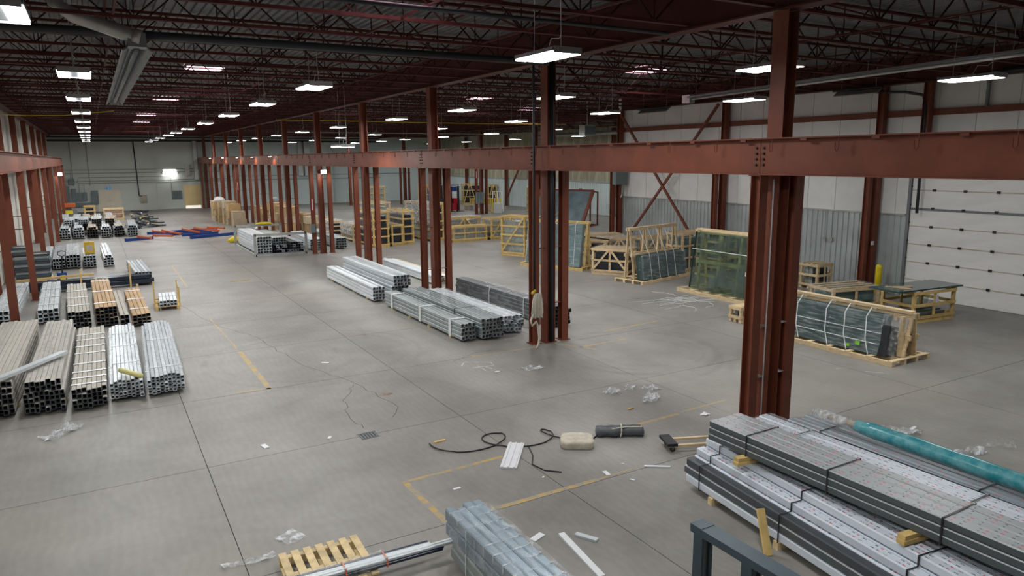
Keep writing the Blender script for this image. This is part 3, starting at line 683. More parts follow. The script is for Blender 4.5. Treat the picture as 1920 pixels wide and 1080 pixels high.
sw = thing('disconnect_switch', 'grey switch box low on the far row column cluster', 'electrical box', (30.0, 57.6, 1.0)); bxx('enclosure', sw, ELEC, -.35, .35, -.12, .05, 0, 1.0); bxx('enclosure_door', sw, ELEC, -.32, .32, -.14, -.12, .04, .96)
sw = thing('light_switch', 'small white switch box on the white wall column', 'switch', (24.6, 16.06, 1.75)); bxx('cover', sw, WHT, -.06, .06, -.03, .02, 0, .14); bxx('toggle', sw, GREYM, -.01, .01, -.05, -.03, .05, .09)
for q, (y, z) in enumerate(((18.35, 1.65), (18.05, 1.66))):
    t = thing('wall_outlet', ['pale outlet box on the wainscot, nearer the door', 'pale outlet box on the wainscot, farther from the door'][1 - q], 'outlet', (XR - .06, y, z)); bxx('outlet_box', t, GALV, -.05, .02, -.06, .06, 0, .16); MB().tube([(-.02, 0, .16), (-.02, .02, 1.2)], .012, 5).build('conduit', CONDU, t)
# hose hanging on the second cluster
hs = thing('hose_rack', 'cream lay-flat hose folded over a valve on the second column cluster', 'fire hose', (9.84, 15.86, 0))
MB().tube([(0, -.06, 1.55), (-.12, -.14, 1.53), (-.16, -.16, 1.5)], .035, 8).build('valve', GASY, hs); bx('red_handle', hs, REDTAG, (.06, .03, .06), (.12, -.12, 1.1))
for q in range(9):
    a = -.17 + q * .035; d_ = -.17 - .02 * (q % 3)
    MB().tube([(a * .4, d_, 1.5), (a * .8, d_, 1.3), (a, d_ - .01, .95 - .05 * (q % 3)), (a + .02, d_ - .02, .85)], .022, 6).build('hose_fold', ROPE, hs, smooth=True)
MB().tube([(-.15, -.2, .95), (-.24, -.22, .8), (-.2, -.22, .65), (-.05, -.2, .75), (0, -.2, .6), (.03, -.21, .3), (.0, -.22, .12), (-.08, -.24, .03)], .028, 8).build('hose_tail', ROPE, hs, smooth=True)
MB().tube([(.1, -.17, 1.5), (.16, -.17, 1.2), (.17, -.17, .95), (.1, -.18, .85)], .015, 6).build('hose_loop', ROPE, hs, smooth=True)
# far wall fittings
d1 = thing('door_2', 'cream double door in the far grey wall', None, (0, YF - .04, 0)); d1['kind'] = 'structure'
for a, c in ((.42, 1.36), (1.38, 2.3)):
    p = bxx('door_leaf', d1, DOORP, a, c, -.03, 0, .08, 2.05); bx('handle', p, GREYM, (.06, .05, .06), (.35 if a < 1 else -.35, -.04, 0))
bxx('door_frame', d1, DOORP, .3, .42, -.06, 0, 0, 2.15); bxx('door_frame', d1, DOORP, 2.3, 2.42, -.06, 0, 0, 2.15); bxx('door_frame', d1, DOORP, .3, 2.42, -.06, 0, 2.05, 2.17); bxx('kick_plate', d1, ODTAN, .42, 2.3, -.04, 0, 0, .08)
d2 = thing('door_3', 'tan double door with a lit gap below in the far wall', None, (0, YF - .04, 0)); d2['kind'] = 'structure'
for a, c in ((8.35, 9.09), (9.11, 9.85)): bxx('door_leaf', d2, TANP, a, c, -.03, 0, .32, 2.35)
bxx('lit_gap', d2, mat('lit_gap', (1, .95, .85), emit=.6), 8.35, 9.85, -.02, 0, 0, .3); bxx('door_frame', d2, TANP, 8.28, 8.35, -.05, 0, 0, 2.4); bxx('door_frame', d2, TANP, 9.85, 9.92, -.05, 0, 0, 2.4); bxx('door_frame', d2, TANP, 8.28, 9.92, -.05, 0, 2.35, 2.42)
ex = thing('exit_sign', 'small blue and white exit sign above the cream double door', 'exit sign', (1.35, YF - .09, 2.2)); bxx('sign_box', ex, EXITB, -.22, .22, 0, .06, 0, .22); bxx('running_figure', ex, WHT, -.03, .05, -.01, 0, .03, .19); bxx('sign_arrow', ex, WHT, .1, .18, -.01, 0, .09, .13)
for q, (x0, x1, z0, z1) in enumerate(((-.2, .42, .8, 2.1), (-2.35, -2.0, 1.1, 2.6), (-1.85, -1.45, 1.1, 2.35), (-1.35, -.95, 1.15, 1.95), (-.9, -.55, 1.15, 1.95), (-2.0, -1.5, 2.75, 3.3))):
    t = thing('electrical_panel', ['tall wide', 'slim', 'double height', 'square', 'second square', 'small high'][q] + ' grey electrical panel at the cream wall end of the far wall', 'electrical panel', (0, YF - .29, 0))
    bxx('cabinet', t, ELEC, x0, x1, 0, .22, z0, z1); bxx('cabinet_door', t, ELEC, x0 + .03, x1 - .03, -.02, 0, z0 + .04, z1 - .04); bxx('latch', t, BLK, x1 - .08, x1 - .05, -.04, -.02, (z0 + z1) / 2, (z0 + z1) / 2 + .1)
    if q not in (0, 2): MB().tube([((x0 + x1) / 2, .1, z1), ((x0 + x1) / 2, .1, z1 + .8)], .03, 6).build('conduit', CONDU, t)
t = thing('wire_trough', 'long grey wiring trough below the electrical panels', 'wire trough', (0, YF - .27, 0)); bxx('trough', t, ELEC, -2.6, -.25, 0, .2, .55, .95); bxx('trough_cover', t, ELEC, -2.55, -.3, -.02, 0, .58, .92)
for q, (z, a, c) in enumerate(((4.15, -2.8, 9.4), (3.82, -2.2, 12.0), (3.4, -1.3, 7.0), (3.05, -2.4, 13.0), (2.85, -1.2, 30.0), (3.3, 12.0, 34.0))):
    pipe('grey conduit run across the far wall, %s from the top' % ORD[q], [(a, YF - .1, z - .5 if q == 2 else z), (a + .2, YF - .1, z), (c, YF - .1, z)] + ([(c + .15, YF - .1, z - .2), (c + .15, YF - .1, 1.2), (c + .4, YF - .1, 1.0)] if q == 2 else []), .035, CONDU, 'wall_conduit', 'conduit', 6)
pipe('thick dark pipe along the top of the far wall', [(-3.4, YF - .25, 7.0), (30, YF - .25, 7.0)], .09, PIPE, 'ceiling_pipe')
pipe('second dark pipe just above the far wall top', [(-3.4, YF - .3, 7.35), (30, YF - .3, 7.35)], .06, PIPE, 'ceiling_pipe')
pipe('black pipe dropping to the fire hose on the far wall', [(3.95, YF - .15, 7.0), (4.05, YF - .15, 1.5), (4.3, YF - .15, 1.4)], .05, BLK, 'wall_pipe')
for q, x in enumerate((-1.6, -.2)): pipe('thin vertical conduit on the far wall, ' + ['nearer the cream wall', 'above the big panel'][q], [(x, YF - .08, 2.6), (x, YF - .08, 7.0)], .03, CONDU, 'wall_conduit', 'conduit', 6)
fh = thing('hose_rack', 'cream fire hose folded on a rack on the far wall', 'fire hose', (4.45, YF - .1, .7)); MB().tube([(-.35, 0, .8), (.35, 0, .8)], .03, 6).build('rack_bar', TRED, fh)
for q in range(6): MB().tube([(-.25 + q * .1, -.03, .8), (-.3 + q * .12, -.04, .4), (-.25 + q * .1, -.04, .05)], .05, 6).build('hose_fold', ROPE, fh, smooth=True)
mg = thing('meter_bank', 'bank of small grey meters on the far wall beside the tan door', 'meters', (7.1, YF - .19, 1.0)); bxx('backboard', mg, ELEC, 0, 1.0, .1, .16, 0, .9)
for q in range(8): bxx('meter', mg, ELEC, .06 + (q % 4) * .24, .24 + (q % 4) * .24, 0, .1, .1 + (q // 4) * .4, .4 + (q // 4) * .4)
ub = thing('utility_cabinet', 'pale wall cabinet high on the far wall beside the duct', 'cabinet', (8.55, YF - .3, 3.4)); bxx('cabinet', ub, GALV, 0, .45, 0, .26, 0, 1.2); bxx('cabinet_door', ub, GALV, .03, .42, -.02, 0, .04, 1.16)
for q, (x0, x1, z0, z1) in enumerate(((9.45, 9.8, 3.0, 7.0), (20.3, 20.75, 3.2, 7.0), (21.0, 21.6, 3.2, 7.0))):
    t = thing('wall_duct', ['slim vertical duct on the far wall beside the crane beam', 'vertical metal duct on the far wall behind the fifth column cluster', 'wide metal duct beside the slim one on the far wall'][q], 'duct', (0, YF - .45, 0))
    bxx('duct_run', t, GALV, x0, x1, 0, .42, z0 + .3, z1); bxx('duct_outlet', t, GALV, x0 - .04, x1 + .04, -.05, .42, z0, z0 + .3)
    for s in range(3): bxx('duct_seam', t, GALV, x0 - .02, x1 + .02, -.02, .42, z0 + 1 + s, z0 + 1.04 + s)
uh = thing('unit_heater', 'hanging unit heater near the far insulated wall', 'heater', (27.0, 37.2, 6.35)); bxx('casing', uh, GALV, -.4, .4, -.3, .3, 0, .6); bxx('louvre', uh, GREYM, -.36, .36, -.33, -.3, .06, .54); MB().tube([(0, 0, .6), (0, 0, ZR - 6.35)], .03, 6).build('hanger', GALV, uh)
# ------------------------------------------------------------------ bundles of extruded profiles
_TB = {}
def tube_mesh(w, h, L, m, t=.012):
    k = (round(w, 3), round(h, 3), round(L, 2), m.name)
    if k not in _TB:
        t = min(t, w * .16, h * .16); c_ = min(w, h) * .13
        def ring(i, c): return [(-w / 2 + i + c, i), (w / 2 - i - c, i), (w / 2 - i, i + c), (w / 2 - i, h - i - c), (w / 2 - i - c, h - i), (-w / 2 + i + c, h - i), (-w / 2 + i, h - i - c), (-w / 2 + i, i + c)]
        o_ = ring(0, c_); i_ = ring(t, c_ * .6)
        vs = [(p[0], y, p[1]) for y in (0, L) for p in o_] + [(p[0], y, p[1]) for y in (0, L) for p in i_]
        fs = []
        for a in range(8):
            c = (a + 1) % 8
            fs += [(a, c, 8 + c, 8 + a), (16 + c, 16 + a, 24 + a, 24 + c), (c, a, 16 + a, 16 + c), (8 + a, 8 + c, 24 + c, 24 + a)]
        me = MB().add(vs, fs).mesh('profile', m)
        if m in (KRAFT, BRWN):   # paper sleeve around a dark profile: only the outer faces are paper
            me.materials.append(ALUD)
            for i, p in enumerate(me.polygons): p.material_index = 0 if i % 4 == 0 else 1
        _TB[k] = me
    return _TB[k]
def loop(name, parent, m, pts, y, wd=.02, th=.006):
    """a flat band following the outline pts (x,z) at y"""
    mb = MB(); n = len(pts); cx = sum(p[0] for p in pts) / n; cz = sum(p[1] for p in pts) / n; vs = []
    for yy in (y - wd / 2, y + wd / 2):
        for g in (0, th):
            for p in pts:
                d = Vector((p[0] - cx, p[1] - cz)); d = d.normalized() * g if d.length else d
                vs.append((p[0] + d.x, yy, p[1] + d.y))
    fs = []
    for a in range(n):
        c = (a + 1) % n
        fs += [(n + a, n + c, 3 * n + c, 3 * n + a), (a, c, n + c, n + a), (2 * n + c, 2 * n + a, 3 * n + a, 3 * n + c)]
    return mb.add(vs, fs).build(name, m, parent)
def outline(rows, z0, pad=.006, arch=False):
    """hull (x,z) of the stacked rows"""
    z = z0; L_ = []; R_ = []
    for (n, w, h, off) in rows:
        L_ += [(off - n * w / 2 - pad, z), (off - n * w / 2 - pad, z + h)]; R_ += [(off + n * w / 2 + pad, z), (off + n * w / 2 + pad, z + h)]; z += h
    # keep outer envelope
    out = [(R_[0][0], z0 - pad)] + R_[1:-1] + [(R_[-1][0], z + pad)] + [(L_[-1][0], z + pad)] + L_[-2:0:-1] + [(L_[0][0], z0 - pad)]
    return out
def wrap_mesh(name, parent, m, pts, y0, y1, seg=14, amp=.008, seed=1):
    r = random.Random(seed); mb = MB(); n = len(pts); vs = []
    for k in range(seg + 1):
        y = y0 + (y1 - y0) * k / seg
        for p in pts: vs.append((p[0] + r.uniform(-amp, amp * 1.5) * (1 if p[0] > 0 else -1), y, p[1] + (r.uniform(0, amp) if p[1] > pts[0][1] + .05 else 0)))
    fs = [(k * n + a, k * n + (a + 1) % n, (k + 1) * n + (a + 1) % n, (k + 1) * n + a) for k in range(seg) for a in range(n)]
    return mb.add(vs, fs).build(name, m, parent)
BN = [0]
def bundle(label, x, y, L, rows, m, rz=0.0, z0=.09, bearers=3, bands=(), bandm=None, wrap=None, wrapspan=(.03, .97), group=None, jit=.06, z=0, name='profile_bundle', cat='profile bundle', altm=None, top=None, bw=.02, gap=.94):
    """(x, y): centre of the end nearer the camera, length runs along local +y; rows bottom-up of (count, width, height, x offset)"""
    BN[0] += 1; r = random.Random(BN[0])
    t = thing(name, label, cat, (x, y, z), R(rz), group)
    zz = z0
    for ri, (n, w, h, off) in enumerate(rows):
        for k in range(n):
            mm = m
            if altm and r.random() < .35: mm = altm
            if top and ri == len(rows) - 1: mm = top
            ob('profile', tube_mesh(w * gap, h * .95, L, mm), t, (off - n * w / 2 + (k + .5) * w, r.uniform(-jit, jit), zz + (r.uniform(-.002, .008) if ri == len(rows) - 1 else 0)))
        zz += h
    W = rows[0][0] * rows[0][1]
    if bearers and z0 > .03:
        for k in range(bearers): bx('bearer', t, WOODP, (W + .02, .09, z0 - .004), (rows[0][3], L * (.12 + .76 * k / max(1, bearers - 1)), (z0 - .004) / 2))
    pts = outline(rows, z0)
    for b in bands:
        lp = loop('band', t, bandm or STRAPK, pts, L * b, bw)
        if y < 30 and bw < .1: bx('buckle', lp, GALV, (.03, bw * 1.6, .012), (pts[0][0] - .05, L * b, max(p[1] for p in pts) + .008))
    if wrap: wrap_mesh('wrapping', t, wrap, outline(rows, z0, .016), L * wrapspan[0], L * wrapspan[1], seed=BN[0])
    return t
def rows_flat(n, w, h, k): return [(n, w, h, 0.0)] * k
def rows_arch(n, w, h, k):
    out = []
    for q in range(k): out.append((max(1, n - (2 if q == k - 1 else (1 if q == 0 and False else 0))), w, h, 0.0))
    return out

# -- big bundles at the lower right
R1 = bundle('wide stepped bundle of white printed film profiles, lowest at the right', 7.55, 2.35, 5.2, [(10, .165, .13, .06), (10, .165, .13, .06), (10, .165, .13, .06), (9, .165, .12, .17), (8, .165, .12, .25)], PRINT, -7, .11, 4, (.30, .62, .93), STRAPK, altm=None, jit=.03, gap=.87)
for k, c in enumerate([c for c in R1.children if c.name.startswith('profile')]):
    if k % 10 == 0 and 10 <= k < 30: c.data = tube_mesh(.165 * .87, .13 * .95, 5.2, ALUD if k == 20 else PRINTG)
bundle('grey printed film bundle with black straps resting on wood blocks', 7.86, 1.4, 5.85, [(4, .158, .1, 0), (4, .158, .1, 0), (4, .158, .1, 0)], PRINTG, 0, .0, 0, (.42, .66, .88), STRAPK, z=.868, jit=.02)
bundle('pinkish white film bundle wrapped in crinkled plastic beside the grey one', 8.62, 1.4, 5.9, [(3, .19, .11, 0), (3, .19, .11, 0)], PRINT, .5, .0, 0, (.45, .86), STRAPK, wrap=FILM, wrapspan=(.8, .995), z=.79, jit=.02)
bundle('dark sided bundle beneath the teal roll by the first columns', 9.9, 1.5, 5.95, [(5, .135, .15, 0), (5, .135, .15, 0), (5, .135, .15, 0), (5, .135, .16, 0)], FILMD, 0, .11, 4, (.5, .9), STRAPK, jit=.04)
for q, (x, y, nm) in enumerate(((7.62, 6.55, 'farther'), (7.6, 4.15, 'nearer'))):
    t = thing('wood_block', 'small pine spacer block under the grey film bundle, %s one' % nm, 'wood block', (x, y, .757), R(-7)); bx('board', t, WOODY, (.5, .1, .05), (.0, 0, .027)); bx('board', t, WOODY, (.45, .1, .05), (0, .01, .082))
for q, (dx, y) in enumerate(((7.18, 6.0),)):
    o_ = barp('timber_stake', None, WOODY, (6.98, 5.62, .0), (7.06, 5.85, .52), .1, .045); tag(o_, 'yellow pine stake leaning against the printed bundle', 'stake')
rl = thing('film_roll', 'long teal plastic wrapped roll lying on the dark bundle', 'roll', (9.72, 6.35, .83))
for a, c, m_, r_ in ((-4.5, 0, TEAL, .115), (0, .75, FILMW, .09)):
    n = 16; pts = [(.05 * math.sin(k * .6) * .15, a + (c - a) * k / n, .12 if m_ is TEAL else .1) for k in range(n + 1)]
    MB().tube(pts, [r_ * (1 + .05 * math.sin(k * 2.1)) * (.75 if k in (0, n) else 1) for k in range(n + 1)], 14).build('roll_body' if m_ is TEAL else 'loose_film_end', m_, rl, smooth=True)
MB().tube([(0, -4.4, .12), (0, .6, .12)], .05, 10).build('core', CARDL, rl)
# -- bottom middle
bundle('blue grey wrapped box profiles on top at the bottom edge', 3.62, 2.6, 4.9, [(4, .125, .17, 0), (4, .125, .17, 0)], ALUB, 0, .06, 0, [.03 + .045 * k for k in range(22)], FILMW, wrap=FILM, z=.36, jit=.05, bw=.012)
bundle('lower grey box profiles under the blue grey wrapped ones', 3.3, 2.7, 4.85, [(3, .12, .15, 0), (3, .12, .15, 0)], ALUG, -4, .05, 3, (.2, .6, .9), STRAPW, jit=.05)
t = thing('wood_block', 'pine block between the two bundles at the bottom edge', 'wood block', (3.45, 6.2, .36)); bx('board', t, WOODP, (.55, .09, .05), (0, 0, .028))
bundle('thin white and navy profiles laid across the pallet', .9, 7.8, 2.5, [(5, .045, .04, 0), (4, .045, .04, 0)], ALU, -92, .0, 0, (.5, .7), RORNG, altm=NAVY, wrap=FILM, wrapspan=(.02, .7), z=.16, jit=.2)
# -- left front row
LB = [('grey kraft bundle at the frame edge under a leaning white board', -2.18, 16.75, 6.5, [(9, .093, .11, 0)] * 6, KRAFT, -1, None, ()),
      ('tall kraft topped bundle with dark tangled ends', -1.24, 16.6, 6.3, [(8, .088, .105, 0)] * 4 + [(7, .088, .11, 0)] * 2, KRAFT, -1, FILM, ()),
      ('beige card bundle bound with many white bands', -.46, 16.4, 6.3, [(7, .089, .1, 0)] * 4, KRAFT, -.5, None, (.06, .14, .22, .34, .5, .62, .74, .84)),
      ('shiny silver rounded bundle with a yellow tube on it', .22, 16.7, 5.9, [(8, .079, .08, 0)] * 4 + [(6, .08, .07, 0)], ALU, -1, FILM, (.25, .55, .8)),
      ('outermost shiny silver rounded bundle tied with green twine', .97, 16.65, 5.9, [(9, .081, .08, 0)] * 4 + [(7, .081, .07, 0)], ALU, -2, FILM, (.12, .6))]
for lab, x, y, L_, rows, m_, rz, wr_, bd in LB:
    bundle(lab, x, y, L_, rows, m_, rz, .07, 4, bd, STRAPW, wrap=wr_, jit=.1, bw=.09 if len(bd) > 3 else .06, altm=None if m_ is KRAFT else ALUF)
o_ = barp('aluminium_strip', None, ALU, (-2.1, 16.45, .83), (-.9, 18.5, .80), .16, .06); tag(o_, 'pale metal strip lying diagonally across the kraft bundles', 'metal strip')
yt = single('foam_tube', MB().tube([(.14, 17.15, .56), (.3, 16.8, .57), (.5, 16.45, .56)], .055, 10), mat('pale_yellow_foam', (.68, .63, .25), .5), 'pale yellow foam tube lying on the silver bundle', 'foam tube', True)
# -- left second row
LC = [('white wrapped bundle against the cream wall posts', -2.75, 26.4, 6.0, [(4, .15, .14, 0)] * 3, ALU, 0, FILMW, ()),
      ('silver bundle between the first two cream wall posts', -1.58, 26.2, 6.1, [(4, .14, .13, 0)] * 3, ALU, 1.2, FILM, (.15, .4, .7)),
      ('grey kraft double stack with white bands', -.72, 24.9, 6.0, [(6, .1, .112, 0)] * 4, KRAFT, 1.5, None, (.2, .45, .7)),
      ('tall brown card bundle with white wrap bands', 0.0, 24.7, 6.2, [(5, .116, .112, 0)] * 5, BRWN, 1, None, (.12, .5, .9)),
      ('low narrow bundle pressed against the tall brown one', .47, 24.6, 5.0, [(2, .12, .13, 0)] * 2, KRAFT, 1, None, ()),
      ('low brown card bundle with white wrap bands', .92, 24.25, 5.3, [(4, .125, .1, 0)] * 3, BRWN, .5, None, (.2, .55, .9))]
for lab, x, y, L_, rows, m_, rz, wr_, bd in LC:
    bundle(lab, x, y, L_, rows, m_, rz, .08, 3, bd, STRAPW, wrap=wr_, jit=.1, bw=.14)
bundle('long navy black tubes lying crosswise behind the brown bundles', -3.0, 32.75, 4.75, [(4, .16, .17, 0), (3, .16, .17, 0)], NAVY, -90, .09, 3, jit=.15)
for q, (x, h_) in enumerate(((-2.95, .5), (-.75, .62), (.95, .72))):
    o_ = barp('timber_stake', None, WOODY, (x, 32.32, 0), (x + .02, 32.3, h_ + .25), .1, .06); tag(o_, 'pine stake propped against the navy tubes, %s from the cream wall' % ORD[q], 'stake')
o_ = barp('timber_beam', None, WOODY, (-2.9, 33.25, .45), (-.3, 33.2, .52), .1, .08); tag(o_, 'long pine beam resting on the navy tubes', 'timber')
bundle('silver bundle sticking out behind the navy tubes', 1.48, 33.2, 4.3, [(5, .125, .13, 0)] * 3, ALU, 2, .08, 3, (.3, .6), STRAPW, altm=ALUF, jit=.08)
# -- left third row
LE = [('white film bundle beside the dark stacked frames', -2.25, 39.6, 6, [(3, .14, .15, 0)] * 3, ALU, FILMW), ('grey bundle behind the pallet jack', -1.7, 39.3, 6, [(4, .125, .15, 0)] * 3, ALUF, FILM),
      ('tall rounded wrapped bundle with dark ends', -1.12, 39.3, 5.6, [(4, .14, .15, 0)] * 4, ALUF, FILMW), ('flat bundle carrying a yellow carton', -.45, 39.1, 4, [(4, .13, .13, 0)] * 4, ALUF, None),
      ('slim bundle at the aisle end of the third row', .33, 39.1, 6, [(3, .14, .13, 0)] * 3 + [(2, .14, .12, 0)], ALU, None)]
for lab, x, y, L_, rows, m_, wr_ in LE: bundle(lab, x, y, L_, rows, m_, 1, .08, 3, (.3, .7), STRAPW, wrap=wr_, jit=.12)
cb = thing('carton', 'yellow carton standing on the flat bundle', 'carton', (-.42, 40.1, .62)); bxx('box_body', cb, CARDY, -.22, .22, -.2, .25, 0, .55); bxx('tape', cb, CARD, -.03, .03, -.21, .26, .55, .556); bxx('box_label', cb, KRAFT, -.12, .12, -.206, -.2, .15, .4)
for q, (x, n, w_) in enumerate(((-2.87, 13, .62), (-2.2, 10, .62))):
    t = thing('frame_stack', 'tall stack of dark flat frames behind the posts, ' + ['wall side', 'aisle side'][q], 'stack', (x, 36.6, 0)); bx('pallet_base', t, WOODP, (w_, 1.2, .12), (0, 0, .06)); r = random.Random(q + 5)
    for k in range(n): bx('flat_frame', t, [ALUD, DGREY, ALUG][k % 3], (w_ - .04 * r.random(), 1.15 - .1 * r.random(), .085), (r.uniform(-.03, .03), r.uniform(-.05, .05), .165 + k * .105)); bx('spacer', t, WHT, (w_ * .8, .06, .02), (0, -.45, .218 + k * .105))
# -- left far pile
r = random.Random(21)
for q in range(11):
    row = 0 if q < 6 else 1
    x = (-1.85 + .78 * q) if row == 0 else (-2.0 + .72 * (q - 6)); y = 54.6 + r.uniform(-.2, .2) + (6.6 if row else 0); n = 4
    lab = ('wrapped bundle in the front row of the far pile, %s from the cream wall' % ORD[q]) if row == 0 else ('wrapped bundle in the back row of the far pile, %s from the cream wall' % ORD[q - 6])
    bundle(lab, x, y, 5.0 + r.random(), [(n, .15, .17, 0)] * 3 + [(n - 1, .15, .15, 0)] * (1 + row), [ALU, ALUF, KRAFT, ALU, BRWN, ALU][(q * 5) % 6], r.uniform(-1.2, 1.2), .08, 2, (.3, .6), STRAPW, wrap=FILMW if q % 3 else FILM, jit=.2)
for q in range(4):
    bundle('second tier bundle on top of the far pile, %s from the cream wall' % ORD[q], -1.6 + q * .8, 57.2, 3.4, [(4, .14, .14, 0)] * 2, [ALU, ALUF, KRAFT, BRWN][q], r.uniform(-5, 5), .0, 0, (), wrap=FILMW, z=.79, jit=.1)
sp = thing('scrap_heap', 'jumbled heap of offcut profiles at the aisle end of the far pile', 'scrap heap', (2.95, 62, 0))
for k in range(80):
    a = r.uniform(0, 6.28); rr_ = r.random() ** .6 * 1.1; zc = max(.06, 1.25 * (1 - rr_ / 1.2) * (.25 + .75 * (k % 8) / 7)); L_ = r.uniform(.6, 1.7)
    bx('offcut', sp, [ALUD, NAVY, ALU, ALUD, WOODP, ALUG][k % 6], (.09, round(L_, 1), .08), (rr_ * math.cos(a), rr_ * math.sin(a), zc), (r.uniform(-.5, .5) * min(1, zc * 1.5), 0, r.uniform(0, 3.14)))
# -- centre bundles
CB = [('lower silver bundle nearest the aisle in the centre, two tiers', 8.42, 24.0, 6.0, [(4, .115, .12, 0)] * 4, ALU, -.5, None, (.25, .55)),
      ('silver bundle stacked on top beside the third cluster', 9.5, 24.5, 6.2, [(5, .13, .13, 0)] * 3, ALU, 0, None, (.4,)),
      ('front grey bundle tied with white plastic on pine blocks', 8.6, 17.3, 5.9, [(4, .115, .11, 0)] + [(4, .112, .115, 0)] * 3, ALUG, .4, None, (.12, .48, .88)),
      ('grey bundle with square open tube ends next to the second cluster', 9.28, 17.15, 5.7, [(6, .115, .11, 0)] * 5, ALUG, .5, None, (.3,)),
      ('dotted silver bundle ending behind the hose', 10.2, 17.5, 5.3, [(5, .12, .11, 0)] * 4, ALU, 1.5, FILM, (.3, .7)),
      ('dark bundle under loose clear plastic behind the second cluster', 11.75, 17.4, 6.3, [(6, .115, .12, 0)] * 4 + [(4, .115, .12, -.1)], ALUD, 1.0, FILM, (.25, .6))]
for q, (lab, x, y, L_, rows, m_, rz, wr_, bd) in enumerate(CB):
    up = q == 1
    bundle(lab, x, y, L_, rows, m_, rz, .0 if up else .07, 0 if up else 4, bd, STRAPW if q != 3 else STRAPK, wrap=wr_, z=.41 if up else 0, jit=.05 if q != 4 else .12, bw=.16 if q == 2 else .03, altm=ALUF if m_ is ALU else None)
bundle('lower layer of silver bundle beside the third cluster', 9.45, 24.6, 6.0, [(5, .135, .11, 0)] * 3, ALUF, 0, .07, 4, (), jit=.1)
bundle('pale flat profiles beyond the third cluster', 11.75, 26.3, 6.0, [(5, .12, .1, 0)] * 3, ALU, 0, .06, 3, (.4,), STRAPW, jit=.3)
o_ = barp('timber_beam', None, WOOD, (12.3, 26.6, .18), (12.2, 32.4, .18), .26, .2); tag(o_, 'long pale pine beam beyond the third cluster', 'timber')
# -- stillage further down
st = thing('steel_stillage', 'galvanised steel stillage frame around dark tube ends', 'stillage', (7.05, 39.0, 0))
for a, c in (((0, 0, 0), (0, 0, 1.18)), ((2.65, 0, 0), (2.65, 0, 1.18)), ((0, 6, 0), (0, 6, 1.18)), ((2.65, 6, 0), (2.65, 6, 1.18)), ((0, 0, .06), (2.65, 0, .06)), ((0, 0, 1.12), (2.65, 0, 1.12)), ((0, 6, .06), (2.65, 6, .06)), ((0, 6, 1.12), (2.65, 6, 1.12)),
             ((0, 0, .06), (0, 6, .06)), ((2.65, 0, .06), (2.65, 6, .06))): barp('frame_bar', st, GALV, a, c, .12, .12)
for x_, y_, rows, m_, nm in ((7.55, 39.1, [(5, .15, .15, 0)] * 6, ALU, 'tall silver bundle at the aisle side of the stillage'), (8.45, 39.2, [(6, .14, .13, 0)] * 3, NAVY, 'dark tube bundle low in the middle of the stillage'),
                             (9.25, 39.15, [(5, .14, .13, 0)] * 4, ALUD, 'dark bundle at the column side of the stillage')): bundle(nm, x_, y_, 5.8, rows, m_, 0, .125, 0, (), jit=.08, altm=ALU)
bundle('square grey bundle lying on the dark tubes in the stillage', 8.4, 39.4, 5.0, [(5, .14, .13, 0)] * 3, ALUG, 0, .0, 0, (), z=.53, jit=.05)
bundle('silver bundle just beyond the fifth cluster', 10.5, 39.9, 5.5, [(5, .14, .14, 0)] * 4, ALU, -2, .08, 3, (.4,), STRAPW, jit=.1)
bundle('dark ended bundle beyond the fifth cluster, farther from the aisle', 11.85, 39.7, 5.6, [(4, .15, .14, 0)] * 4, ALUG, -2, .08, 3, (.5,), STRAPW, jit=.1)
